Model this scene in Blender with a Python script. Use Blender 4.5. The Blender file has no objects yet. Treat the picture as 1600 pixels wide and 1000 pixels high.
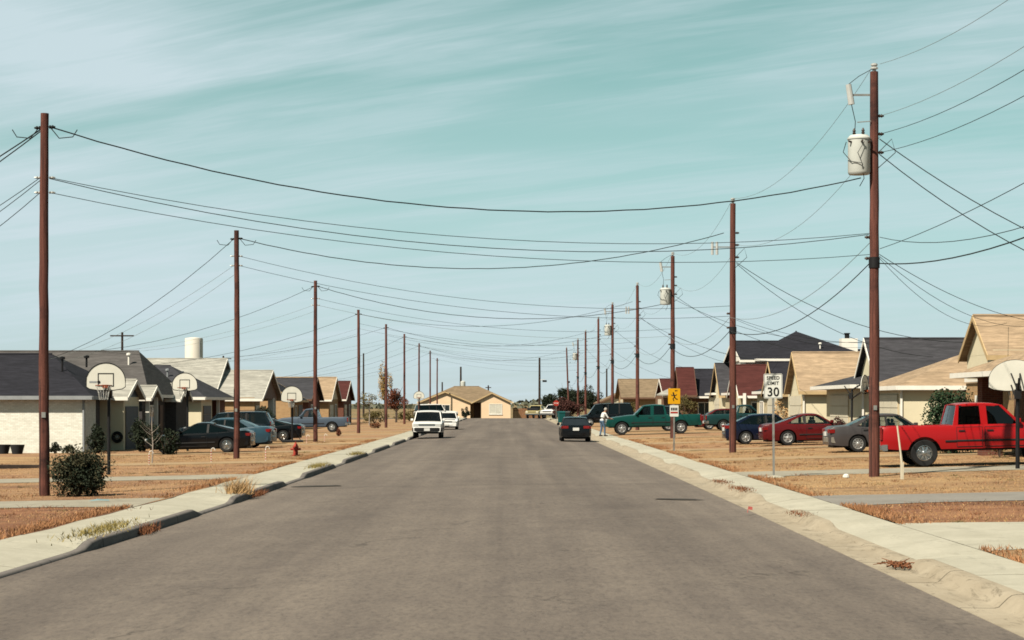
import bpy, bmesh, math, random
import numpy as np
from mathutils import Vector, Matrix, Euler
random.seed(11); np.random.seed(11)
R = math.radians
scene = bpy.context.scene
COL = scene.collection

# ---------------------------------------------------------------- camera, sky, sun, exposure
F, VX, HY, CZ = 3200.0, 795.0, 630.0, 2.0           # lens in photo pixels, vanishing point, eye height above the lawns
cam_d = bpy.data.cameras.new('camera'); cam = bpy.data.objects.new('camera', cam_d); COL.objects.link(cam)
cam.location = (0, 0, CZ); cam.rotation_euler = (R(90), 0, 0)
cam_d.sensor_width = 36; cam_d.lens = 36 * F / 1600
cam_d.shift_x = (800 - VX) / 1600; cam_d.shift_y = (HY - 500) / 1600
cam_d.clip_start = 0.5; cam_d.clip_end = 9000
scene.camera = cam

SUN_AZ, SUN_EL = 219.0, 49.0                          # behind the camera, over its left shoulder
sd = Vector((math.sin(R(SUN_AZ)) * math.cos(R(SUN_EL)), math.cos(R(SUN_AZ)) * math.cos(R(SUN_EL)), math.sin(R(SUN_EL))))
sun_d = bpy.data.lights.new('sun', 'SUN'); sun = bpy.data.objects.new('sun', sun_d); COL.objects.link(sun)
sun_d.energy = 5.0; sun_d.angle = R(0.5); sun_d.color = (1.0, 0.90, 0.74)
sun.rotation_euler = sd.to_track_quat('Z', 'Y').to_euler(); sun.location = (-30, -40, 60)

world = bpy.data.worlds.new('World'); scene.world = world; world.use_nodes = True
wt = world.node_tree; wn = wt.nodes; wl = wt.links; wn.clear()
def N(t, **kw):
    n = wn.new(t)
    for k, v in kw.items(): setattr(n, k, v)
    return n
def wmath(op, a, b=None, c=None):
    n = N('ShaderNodeMath', operation=op)
    for i, v in enumerate((a, b, c)):
        if v is None: continue
        if isinstance(v, (int, float)): n.inputs[i].default_value = v
        else: wl.new(v, n.inputs[i])
    return n.outputs[0]
def wmix(f, a, b, mode='MIX'):
    n = N('ShaderNodeMix', data_type='RGBA', blend_type=mode)
    for i, v in ((0, f), (6, a), (7, b)):
        if isinstance(v, (int, float)): n.inputs[i].default_value = v
        elif isinstance(v, tuple): n.inputs[i].default_value = (*v, 1)
        else: wl.new(v, n.inputs[i])
    return n.outputs[2]
sky = N('ShaderNodeTexSky', sky_type='NISHITA'); sky.sun_disc = False
sky.sun_elevation = R(SUN_EL); sky.sun_rotation = R(SUN_AZ); sky.air_density = 1.0; sky.dust_density = 0.6; sky.ozone_density = 1.0
tc = N('ShaderNodeTexCoord'); sep = N('ShaderNodeSeparateXYZ'); wl.new(tc.outputs['Generated'], sep.inputs[0])
zz = wmath('MAXIMUM', sep.outputs[2], 0.0)
den = wmath('ADD', zz, 0.10)
pu = wmath('DIVIDE', sep.outputs[0], den); pv = wmath('DIVIDE', sep.outputs[1], den)
cmb = N('ShaderNodeCombineXYZ'); wl.new(pu, cmb.inputs[0]); wl.new(pv, cmb.inputs[1])
def cloud(scale, rot, loc, detail, rough, dist):
    r0 = N('ShaderNodeMapping'); r0.inputs['Rotation'].default_value = (0, 0, R(rot)); wl.new(cmb.outputs[0], r0.inputs[0])
    m = N('ShaderNodeMapping'); m.inputs['Scale'].default_value = scale; m.inputs['Location'].default_value = loc; wl.new(r0.outputs[0], m.inputs[0])
    n = N('ShaderNodeTexNoise'); n.inputs['Scale'].default_value = 1.0; n.inputs['Detail'].default_value = detail
    n.inputs['Roughness'].default_value = rough; n.inputs['Distortion'].default_value = dist
    wl.new(m.outputs[0], n.inputs['Vector']); return n.outputs[0]
def ramp(v, a, b):
    n = N('ShaderNodeMapRange', interpolation_type='SMOOTHSTEP'); n.inputs[1].default_value = a; n.inputs[2].default_value = b
    wl.new(v, n.inputs[0]); return n.outputs[0]
streak = cloud((0.38, 1.5, 1), 27, (8.8, 8.1, 0), 6, 0.55, 0.6)
wisps = cloud((0.9, 5.0, 1), 34, (0.4, 5.2, 0), 6, 0.62, 0.9)
fibre = cloud((1.8, 15.0, 1), 31, (2.4, 7.7, 0), 6, 0.68, 1.2)
puffs = cloud((0.9, 0.9, 1), 0, (4.35, 2.0, 0), 5, 0.55, 0.4)
def bank(u0, v0, ru, rv):
    """a soft-edged cloud bank lying in the cirrus layer"""
    a = wmath('DIVIDE', wmath('SUBTRACT', pu, u0), ru); b = wmath('DIVIDE', wmath('SUBTRACT', pv, v0), rv)
    d = wmath('SQRT', wmath('ADD', wmath('MULTIPLY', a, a), wmath('MULTIPLY', b, b)))
    return ramp(wmath('ADD', wmath('SUBTRACT', 1.0, d), wmath('MULTIPLY', wmath('SUBTRACT', puffs, 0.5), 1.6)), 0.0, 0.9)
cl = wmath('ADD', wmath('MULTIPLY', ramp(streak, 0.38, 0.68), 0.52), wmath('MULTIPLY', ramp(wisps, 0.42, 0.70), 0.26))
cl = wmath('ADD', cl, wmath('MULTIPLY', wmath('MULTIPLY', ramp(fibre, 0.44, 0.68), ramp(streak, 0.34, 0.6)), 0.10))
cl = wmath('ADD', cl, wmath('MULTIPLY', wmath('MULTIPLY', bank(-0.85, 3.55, 0.42, 0.55), wmath('ADD', 0.75, wmath('MULTIPLY', puffs, 0.6))), 0.52))
cl = wmath('ADD', cl, wmath('MULTIPLY', wmath('MULTIPLY', bank(-1.25, 5.6, 1.05, 1.5), wmath('ADD', 0.75, wmath('MULTIPLY', puffs, 0.6))), 0.52))
cl = wmath('ADD', cl, wmath('MULTIPLY', bank(0.1, 7.6, 2.6, 1.3), 0.28))      # milky veil low over the roofs
cl = wmath('ADD', cl, wmath('MULTIPLY', bank(2.2, 3.2, 1.0, 0.6), 0.4))
cl = wmath('MINIMUM', cl, 0.92)
horizon = wmath('POWER', wmath('SUBTRACT', 1.0, wmath('MINIMUM', wmath('MULTIPLY', zz, 4.8), 1.0)), 1.25)   # haze low over the land, all round
bw = N('ShaderNodeRGBToBW'); wl.new(sky.outputs[0], bw.inputs[0])                       # the old print's cyan cast: the sky's own brightness in one hue
teal = wmix(1.0, bw.outputs[0], (0.37, 0.80, 0.785), 'MULTIPLY')
base = wmix(wmath('MULTIPLY', horizon, 0.95), teal, (4.3, 4.95, 5.02))
skyc = wmix(cl, base, (4.5, 5.4, 5.75))
bg = N('ShaderNodeBackground'); bg.inputs[1].default_value = 0.05; wl.new(skyc, bg.inputs[0])
wo = N('ShaderNodeOutputWorld'); wl.new(bg.outputs[0], wo.inputs[0])

vs = scene.view_settings; vs.view_transform = 'Standard'; vs.look = 'None'; vs.gamma = 1.0; vs.use_curve_mapping = False
vs.exposure = 1.45
scene.cycles.use_denoising = True; scene.cycles.filter_width = 1.7
scene.cycles.max_bounces = 6; scene.cycles.transparent_max_bounces = 12

# ---------------------------------------------------------------- materials
MATS = {}
TONE = 0.47            # all base colours are given for a darker exposure and toned down together
class NT:
    """small helper around one material's node tree"""
    def __init__(s, name):
        s.m = bpy.data.materials.new(name); s.m.use_nodes = True; s.t = s.m.node_tree
        s.b = s.t.nodes['Principled BSDF']; s.b.inputs['Specular IOR Level'].default_value = 0.08      # dusty outdoor surfaces: hardly any sheen
    def n(s, t, **kw):
        x = s.t.nodes.new(t)
        for k, v in kw.items(): setattr(x, k, v)
        return x
    def l(s, a, b): s.t.links.new(a, b)
    def coord(s, scale=(1, 1, 1), rot=(0, 0, 0), kind='Object'):
        c = s.n('ShaderNodeTexCoord'); m = s.n('ShaderNodeMapping'); m.inputs['Scale'].default_value = scale; m.inputs['Rotation'].default_value = rot
        s.l(c.outputs[kind], m.inputs[0]); return m.outputs[0]
    def world(s, scale=(1, 1, 1)):
        g = s.n('ShaderNodeNewGeometry'); m = s.n('ShaderNodeMapping'); m.inputs['Scale'].default_value = scale
        s.l(g.outputs['Position'], m.inputs[0]); return m.outputs[0]
    def noise(s, vec, scale, detail=4, rough=0.6, dist=0.0):
        x = s.n('ShaderNodeTexNoise'); x.inputs['Scale'].default_value = scale; x.inputs['Detail'].default_value = detail
        x.inputs['Roughness'].default_value = rough; x.inputs['Distortion'].default_value = dist; s.l(vec, x.inputs['Vector']); return x.outputs[0]
    def rng(s, v, a, b, lo=0.0, hi=1.0):
        x = s.n('ShaderNodeMapRange'); x.inputs[1].default_value = a; x.inputs[2].default_value = b; x.inputs[3].default_value = lo; x.inputs[4].default_value = hi
        s.l(v, x.inputs[0]); return x.outputs[0]
    def mix(s, f, a, b, mode='MIX'):
        x = s.n('ShaderNodeMix', data_type='RGBA', blend_type=mode)
        for i, v in ((0, f), (6, a), (7, b)):
            if isinstance(v, (int, float)): x.inputs[i].default_value = v
            elif isinstance(v, tuple): x.inputs[i].default_value = (*v, 1)
            else: s.l(v, x.inputs[i])
        return x.outputs[2]
    def col(s, v):
        if isinstance(v, tuple): s.b.inputs['Base Color'].default_value = (*[q * TONE for q in v], 1)
        else: s.l(s.mix(1.0, v, (TONE, TONE, TONE), 'MULTIPLY'), s.b.inputs['Base Color'])
    def bump(s, v, strength=0.3, dist=0.02):
        x = s.n('ShaderNodeBump'); x.inputs['Strength'].default_value = strength; x.inputs['Distance'].default_value = dist
        s.l(v, x.inputs['Height']); s.l(x.outputs[0], s.b.inputs['Normal'])
    def rough(s, v): s.b.inputs['Roughness'].default_value = v
    def done(s, key): MATS[key] = s.m; return s.m

def plain(key, c, rough=0.6, metal=0.0, vary=0.12, scale=3.0, coat=0.0, spec=0.12):
    k = NT(key); v = k.noise(k.world(), scale, 5, 0.6)
    k.col(k.mix(k.rng(v, 0.3, 0.7, 0, 1), tuple(x * (1 - vary) for x in c), tuple(min(1, x * (1 + vary)) for x in c)))
    k.rough(rough); k.b.inputs['Metallic'].default_value = metal; k.b.inputs['Coat Weight'].default_value = coat
    k.b.inputs['Specular IOR Level'].default_value = spec
    return k.done(key)

def make_materials():
    # worn asphalt: grain and wear, wheel tracks, wandering cracks
    k = NT('asphalt'); w = k.world()
    fine = k.noise(k.world((1, .30, 1)), 17, 7, 0.82); mid = k.noise(k.world((0.6, 0.30, 1)), 1.2, 7, 0.70, 0.7); big = k.noise(k.world((0.55, 0.05, 1)), 0.8, 4, 0.55); spot = k.noise(k.world((1, .4, 1)), 3.1, 6, 0.75, .5)
    c = k.mix(k.rng(big, 0.34, 0.66), (0.146, 0.124, 0.110), (0.186, 0.158, 0.138)); lw = k.noise(k.world((1.1, .012, 1)), 1.0, 4, .6); c = k.mix(k.rng(lw, .36, .64), k.mix(1.0, c, (.84, .84, .85), 'MULTIPLY'), k.mix(1.0, c, (1.06, 1.06, 1.05), 'MULTIPLY'))
    c = k.mix(k.rng(mid, 0.36, 0.64), k.mix(1.0, c, (0.82, 0.82, 0.84), 'MULTIPLY'), c)
    c = k.mix(k.rng(fine, 0.40, 0.72, 0, 0.75), c, k.mix(1.0, c, (1.6, 1.57, 1.50), 'MULTIPLY'))
    c = k.mix(k.rng(fine, 0.46, 0.26, 0, 0.7), c, k.mix(1.0, c, (.48, .48, .50), 'MULTIPLY'))
    c = k.mix(k.rng(spot, 0.68, 0.78, 0, 0.35), c, (0.075, 0.064, 0.057))
    dv = k.noise(w, 0.55, 4, 0.6); dm = k.n('ShaderNodeVectorMath', operation='MULTIPLY_ADD'); cx_ = k.n('ShaderNodeCombineXYZ'); k.l(dv, cx_.inputs[0]); k.l(dv, cx_.inputs[1]); k.l(cx_.outputs[0], dm.inputs[0]); dm.inputs[1].default_value = (1.6, 2.4, 0); k.l(k.world((.30, .16, 1)), dm.inputs[2])
    vo = k.n('ShaderNodeTexVoronoi', feature='DISTANCE_TO_EDGE'); vo.inputs['Scale'].default_value = 1.0; k.l(dm.outputs[0], vo.inputs['Vector'])
    cr = k.n('ShaderNodeMath', operation='MULTIPLY'); k.l(k.rng(vo.outputs['Distance'], 0.012, 0.003, 0, 1), cr.inputs[0]); k.l(k.rng(k.noise(w, .22, 3), 0.48, 0.60, 0, .5), cr.inputs[1])
    c = k.mix(cr.outputs[0], c, (0.045, 0.040, 0.037))
    k.col(c); k.rough(0.9); k.bump(fine, 0.5, 0.012); k.done('asphalt')
    k = NT('tar'); v = k.noise(k.world(), 12, 4); k.col(k.mix(v, (0.045, 0.040, 0.036), (0.10, 0.085, 0.073))); k.rough(0.7); k.done('tar')
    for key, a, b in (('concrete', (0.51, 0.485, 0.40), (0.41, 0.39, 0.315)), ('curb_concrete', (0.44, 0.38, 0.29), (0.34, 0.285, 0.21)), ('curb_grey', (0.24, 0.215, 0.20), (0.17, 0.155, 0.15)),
                      ('drive_concrete', (0.40, 0.37, 0.30), (0.30, 0.275, 0.22)), ('drive_dust', (0.44, 0.31, 0.18), (0.35, 0.25, 0.15)), ('drive_asphalt', (0.30, 0.28, 0.255), (0.235, 0.22, 0.20))):
        k = NT(key); w = k.world(); f = k.noise(k.world((1, .35, 1)), 13, 7, 0.8); g = k.noise(w, 0.9, 5, 0.6, 0.5); st = k.noise(k.world((1, 0.35, 1)), 2.2, 6, 0.7, 1.0)
        c = k.mix(k.rng(g, 0.35, 0.68), a, b); c = k.mix(k.rng(st, 0.56, 0.74, 0, 0.6), c, tuple(x * 0.52 for x in b))
        c = k.mix(k.rng(f, 0.3, 0.7, 0, 0.35), c, tuple(x * 0.62 for x in a))
        if key.startswith('curb'):
            sp = k.n('ShaderNodeSeparateXYZ'); k.l(k.world(), sp.inputs[0]); q = k.n('ShaderNodeMath', operation='MULTIPLY'); q.inputs[1].default_value = 1 / 3.05; k.l(sp.outputs[1], q.inputs[0]); fr = k.n('ShaderNodeMath', operation='FRACT'); k.l(q.outputs[0], fr.inputs[0])
            c = k.mix(k.rng(fr.outputs[0], 0.016, 0.009, 0, .9), c, tuple(x * 0.25 for x in b)); sc = k.noise(k.world((2, .6, 3)), 2.5, 7, .75, 1.0); c = k.mix(k.rng(sc, .54, .66, 0, .7), c, tuple(x * 0.4 for x in b))
        k.col(c); k.rough(0.88); k.bump(f, 0.25, 0.01); k.done(key)
    # dormant lawns: straw, bare earth, a few darker mats
    for key, cs in (('lawn_straw', ((0.45, 0.300, 0.160), (0.37, 0.228, 0.126), (0.24, 0.148, 0.090))),
                    ('lawn_earth', ((0.36, 0.190, 0.105), (0.28, 0.135, 0.080), (0.17, 0.090, 0.058))),
                    ('lawn_mixed', ((0.43, 0.272, 0.150), (0.345, 0.200, 0.118), (0.22, 0.127, 0.082)))):
        k = NT(key); w = k.world(); f = k.noise(k.world((1, .45, 1)), 8.5, 8, 0.88); g = k.noise(k.world((.6, 1, 1)), 0.30, 6, 0.66, 0.6); p = k.noise(k.world((0.30, 0.75, 1)), 0.9, 6, 0.70, 0.9)
        c = k.mix(k.rng(g, 0.42, 0.58), cs[0], cs[1]); c = k.mix(k.rng(p, 0.48, 0.66, 0, 0.95), c, cs[2])
        c = k.mix(k.rng(f, 0.40, 0.70, 0, 0.6), c, k.mix(1.0, c, (1.45, 1.42, 1.36), 'MULTIPLY')); c = k.mix(k.rng(f, 0.54, 0.34, 0, 0.8), c, k.mix(1.0, c, (0.55, 0.53, 0.50), 'MULTIPLY'))
        k.col(c); k.rough(0.95); k.bump(f, 0.8, 0.05); k.done(key)
    k = NT('far_ground'); g = k.noise(k.world(), 0.02, 6, 0.6); k.col(k.mix(k.rng(g, 0.35, 0.65), (0.28, 0.19, 0.10), (0.18, 0.15, 0.08))); k.rough(0.95); k.done('far_ground')
    # poles: creosoted pine, checks running up the shaft, dark bands
    k = NT('pole_wood'); w = k.world((14, 14, 0.45)); g = k.noise(w, 1.7, 8, 0.8, 0.6); d = k.noise(k.world((0.5, 0.5, 0.8)), 1.0, 6, 0.7, .4)
    c = k.mix(k.rng(g, 0.34, 0.66), (0.050, 0.022, 0.020), (0.235, 0.092, 0.070)); c = k.mix(k.rng(d, 0.52, 0.66, 0, 0.75), c, (0.035, 0.02, 0.02))
    k.col(c); k.rough(0.85); k.bump(g, 0.9, 0.03); k.done('pole_wood')
    # shingle roofs: courses across the slope, tab-to-tab tone, streaks
    for key, a in (('shingle_charcoal', (0.028, 0.028, 0.037)), ('shingle_grey', (0.115, 0.108, 0.106)), ('shingle_tan', (0.43, 0.315, 0.21)), ('shingle_pale', (0.42, 0.41, 0.37)),
                   ('shingle_brown', (0.27, 0.20, 0.13)), ('shingle_red', (0.095, 0.030, 0.027)), ('shingle_slate', (0.062, 0.062, 0.072))):
        k = NT(key); w = k.world(); n1 = k.noise(k.world((1.6, 1.6, 15)), 1.0, 4, 0.7); n2 = k.noise(k.world((0.35, 0.35, 4.0)), 1.3, 6, 0.7, 0.6)
        sp = k.n('ShaderNodeSeparateXYZ'); k.l(w, sp.inputs[0])
        fr = k.n('ShaderNodeMath', operation='FRACT'); mu = k.n('ShaderNodeMath', operation='MULTIPLY'); mu.inputs[1].default_value = 16.0; k.l(sp.outputs[2], mu.inputs[0]); k.l(mu.outputs[0], fr.inputs[0])
        c = k.mix(k.rng(n1, 0.3, 0.7), tuple(x * 0.62 for x in a), tuple(x * 1.30 for x in a)); c = k.mix(k.rng(n2, 0.42, 0.66, 0, 0.7), c, tuple(x * 0.56 for x in a))
        c = k.mix(k.rng(fr.outputs[0], 0.25, 0.0, 0, 0.35), c, tuple(x * 0.4 for x in a)); k.col(c); k.rough(0.92); k.bump(n1, 0.5, 0.02); k.done(key)
    # brick walls
    for key, a, b, mo in (('brick_white', (0.95, 0.94, 0.86), (0.78, 0.77, 0.69), (0.66, 0.65, 0.58)), ('brick_cream', (0.64, 0.55, 0.36), (0.56, 0.47, 0.30), (0.56, 0.50, 0.38)),
                          ('brick_tan', (0.48, 0.31, 0.16), (0.40, 0.24, 0.12), (0.44, 0.33, 0.21)), ('brick_red', (0.19, 0.072, 0.048), (0.14, 0.05, 0.036), (0.20, 0.13, 0.10)),
                          ('brick_grey', (0.085, 0.076, 0.078), (0.060, 0.054, 0.056), (0.11, 0.10, 0.10)), ('brick_brown', (0.24, 0.13, 0.075), (0.17, 0.085, 0.055), (0.24, 0.17, 0.12))):
        k = NT(key); w = k.world(); sp = k.n('ShaderNodeSeparateXYZ'); k.l(w, sp.inputs[0]); ad = k.n('ShaderNodeMath', operation='ADD'); k.l(sp.outputs[0], ad.inputs[0]); k.l(sp.outputs[1], ad.inputs[1])
        cb = k.n('ShaderNodeCombineXYZ'); k.l(ad.outputs[0], cb.inputs[0]); k.l(sp.outputs[2], cb.inputs[1])
        br = k.n('ShaderNodeTexBrick'); k.l(cb.outputs[0], br.inputs['Vector']); br.inputs['Scale'].default_value = 1.0; br.inputs['Mortar Size'].default_value = 0.007
        br.inputs['Brick Width'].default_value = 0.21; br.inputs['Row Height'].default_value = 0.073; br.inputs['Bias'].default_value = 0.0
        for i, v in ((1, a), (2, b), (3, mo)): br.inputs[i].default_value = (*v, 1)
        g = k.noise(k.world((1, 1, 2.5)), 1.5, 6, 0.7, 0.4); c = k.mix(k.rng(g, 0.50, 0.75, 0, 0.5), br.outputs[0], k.mix(1.0, br.outputs[0], (0.68, 0.66, 0.62), 'MULTIPLY'))
        k.col(c); k.rough(0.9); k.bump(br.outputs[1], -0.4, 0.01); k.done(key)
    plain('siding_cream', (0.78, 0.71, 0.52), 0.75, vary=0.05, scale=1.2); plain('siding_peach', (0.86, 0.64, 0.44), 0.8, vary=0.05, scale=1.0)
    plain('trim_white', (0.92, 0.89, 0.82), 0.6, vary=0.06); plain('trim_grey', (0.30, 0.32, 0.34), 0.6); plain('trim_tan', (0.55, 0.40, 0.22), 0.7); plain('trim_brown', (0.16, 0.09, 0.06), 0.7)
    plain('door_brown', (0.13, 0.065, 0.04), 0.5); plain('door_blue', (0.05, 0.07, 0.10), 0.5); plain('garage_white', (0.70, 0.65, 0.52), 0.6, vary=0.05, scale=0.8)
    plain('garage_grey', (0.085, 0.09, 0.105), 0.6)
    k = NT('house_glass'); k.col((0.03, 0.04, 0.045)); k.rough(0.06); k.b.inputs['Specular IOR Level'].default_value = 0.8; k.done('house_glass')
    plain('blind', (0.62, 0.60, 0.52), 0.7)
    # vehicle paints
    for key, c, r in (('paint_red', (0.36, 0.007, 0.009), 0.28), ('paint_dark_red', (0.105, 0.006, 0.008), 0.25), ('paint_green', (0.003, 0.052, 0.045), 0.25), ('paint_teal', (0.008, 0.042, 0.045), 0.3),
                      ('paint_navy', (0.005, 0.009, 0.027), 0.22), ('paint_black', (0.003, 0.004, 0.006), 0.2), ('paint_grey', (0.060, 0.054, 0.056), 0.3), ('paint_blue', (0.026, 0.066, 0.098), 0.25),
                      ('paint_slate', (0.070, 0.098, 0.140), 0.45), ('paint_white', (0.88, 0.87, 0.85), 0.3), ('paint_cream', (0.62, 0.52, 0.24), 0.4), ('paint_dark_teal', (0.005, 0.011, 0.017), 0.25),
                      ('paint_silver', (0.24, 0.22, 0.19), 0.35)):
        k = NT(key); g = k.noise(k.coord((1, 1, 1)), 3.0, 5, 0.6); sp = k.n('ShaderNodeSeparateXYZ'); k.l(k.coord(), sp.inputs[0])
        dust = k.rng(sp.outputs[2], 0.75, 0.30, 0.0, 0.03); f = k.n('ShaderNodeMath', operation='MULTIPLY'); k.l(dust, f.inputs[0]); k.l(k.rng(g, 0.35, 0.65, 0.3, 1.0), f.inputs[1])
        k.col(k.mix(f.outputs[0], c, (0.22, 0.17, 0.12))); k.rough(r); k.b.inputs['Coat Weight'].default_value = 0.12; k.b.inputs['Specular IOR Level'].default_value = 0.18; k.b.inputs['Coat Roughness'].default_value = 0.08; k.done(key)
    for key, tr in (('glass_clear', 0.82), ('glass_tint', 0.10), ('glass_mid', 0.42)):
        k = NT(key); k.t.nodes.remove(k.b); tb = k.n('ShaderNodeBsdfTransparent'); tb.inputs[0].default_value = (tr, tr * 1.02, tr, 1); gl = k.n('ShaderNodeBsdfGlossy'); gl.inputs['Roughness'].default_value = 0.03
        fr = k.n('ShaderNodeFresnel'); fr.inputs[0].default_value = 1.5; mx = k.n('ShaderNodeMixShader'); k.l(fr.outputs[0], mx.inputs[0]); k.l(tb.outputs[0], mx.inputs[1]); k.l(gl.outputs[0], mx.inputs[2])
        k.l(mx.outputs[0], k.t.nodes['Material Output'].inputs[0]); k.done(key)
    plain('rubber', (0.018, 0.018, 0.019), 0.8, vary=0.3); plain('plastic_black', (0.020, 0.020, 0.022), 0.55); plain('chrome', (0.62, 0.62, 0.62), 0.22, 0.9, 0.05, spec=0.5); plain('rim_alloy', (0.55, 0.55, 0.55), 0.35, 0.6, 0.1, spec=0.5)
    plain('interior', (0.03, 0.03, 0.033), 0.8); plain('lamp_red', (0.22, 0.008, 0.008), 0.2, spec=0.4); plain('lamp_clear', (0.55, 0.56, 0.55), 0.12, spec=0.4); plain('lamp_amber', (0.5, 0.18, 0.02), 0.2); plain('plate', (0.70, 0.70, 0.68), 0.5)
    # street furniture
    plain('metal_black', (0.016, 0.016, 0.018), 0.5, 0.0, 0.2); plain('metal_galv', (0.42, 0.42, 0.40), 0.45, 0.7, 0.15, 8); plain('transformer_grey', (0.58, 0.60, 0.57), 0.5, 0, 0.06); plain('porcelain', (0.52, 0.53, 0.52), 0.25, vary=0.1, spec=0.4)
    plain('insulator_brown', (0.05, 0.035, 0.03), 0.35); plain('wire_black', (0.022, 0.027, 0.028), 0.7, vary=0.1); plain('wire_alu', (0.22, 0.25, 0.25), 0.6); plain('board_white', (0.70, 0.69, 0.62), 0.5, vary=0.05)
    plain('rim_orange', (0.30, 0.06, 0.02), 0.5); plain('net_white', (0.55, 0.55, 0.52), 0.8); plain('sign_white', (0.72, 0.73, 0.69), 0.45, vary=0.03); plain('sign_black', (0.015, 0.015, 0.016), 0.5); plain('sign_yellow', (0.72, 0.36, 0.008), 0.45, vary=0.04)
    plain('sign_red', (0.38, 0.03, 0.02), 0.45); plain('stake_white', (0.66, 0.60, 0.47), 0.7); plain('hydrant_red', (0.36, 0.045, 0.030), 0.55, vary=0.25, scale=14); plain('cane_red', (0.55, 0.10, 0.09), 0.5); plain('cane_white', (0.78, 0.72, 0.66), 0.5)
    plain('bin_teal', (0.01, 0.10, 0.10), 0.5); plain('bin_black', (0.015, 0.02, 0.022), 0.5); plain('fence_brown', (0.24, 0.115, 0.06), 0.85, vary=0.25, scale=6); plain('pink', (0.65, 0.16, 0.14), 0.6); plain('paper_blue', (0.16, 0.27, 0.30), 0.8); plain('paper_white', (0.75, 0.72, 0.66), 0.8)
    plain('tank_white', (0.78, 0.74, 0.66), 0.6, vary=0.05, scale=0.1); plain('timber', (0.045, 0.032, 0.026), 0.9, vary=0.3); plain('pot', (0.03, 0.032, 0.035), 0.7)
    # plants
    for key, a, b in (('leaf_brush', (0.030, 0.034, 0.018), (0.075, 0.066, 0.036)), ('leaf_dark', (0.010, 0.018, 0.011), (0.026, 0.034, 0.018)), ('leaf_green', (0.012, 0.035, 0.018), (0.035, 0.065, 0.03)), ('leaf_red', (0.11, 0.032, 0.022), (0.20, 0.075, 0.04)), ('leaf_yellow', (0.42, 0.27, 0.09), (0.30, 0.20, 0.09)),
                      ('leaf_olive', (0.09, 0.085, 0.032), (0.16, 0.125, 0.05)), ('leaf_maroon', (0.045, 0.018, 0.016), (0.08, 0.03, 0.025)), ('straw', (0.50, 0.33, 0.155), (0.36, 0.215, 0.105)), ('straw_earth', (0.38, 0.19, 0.09), (0.25, 0.12, 0.06)), ('weed', (0.30, 0.23, 0.08), (0.20, 0.17, 0.06)),
                      ('leaf_far', (0.07, 0.085, 0.06), (0.12, 0.12, 0.09)), ('dead_brown', (0.22, 0.085, 0.04), (0.14, 0.06, 0.03))):
        k = NT(key); g = k.noise(k.world(), 9.0, 3, 0.6); oi = k.n('ShaderNodeNewGeometry'); c = k.mix(k.rng(g, 0.3, 0.7), a, b)
        c = k.mix(k.rng(oi.outputs['Random Per Island'], 0, 1, 0, 0.7), c, k.mix(1.0, c, (1.5, 1.45, 1.35), 'MULTIPLY')); k.col(c); k.rough(0.75); k.b.inputs['Specular IOR Level'].default_value = 0.12; k.done(key)
    plain('bark', (0.10, 0.075, 0.06), 0.9, vary=0.3, scale=12); plain('bark_pale', (0.34, 0.29, 0.25), 0.9, vary=0.2, scale=12)
    # person
    plain('shirt_white', (0.74, 0.74, 0.72), 0.85, vary=0.04); plain('denim', (0.10, 0.16, 0.25), 0.9, vary=0.2, scale=14); plain('skin', (0.46, 0.26, 0.18), 0.6, vary=0.06); plain('hair_grey', (0.42, 0.40, 0.37), 0.8); plain('shoe', (0.08, 0.06, 0.05), 0.7); plain('eye', (0.05, 0.04, 0.04), 0.3)
make_materials()
M = MATS

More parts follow.
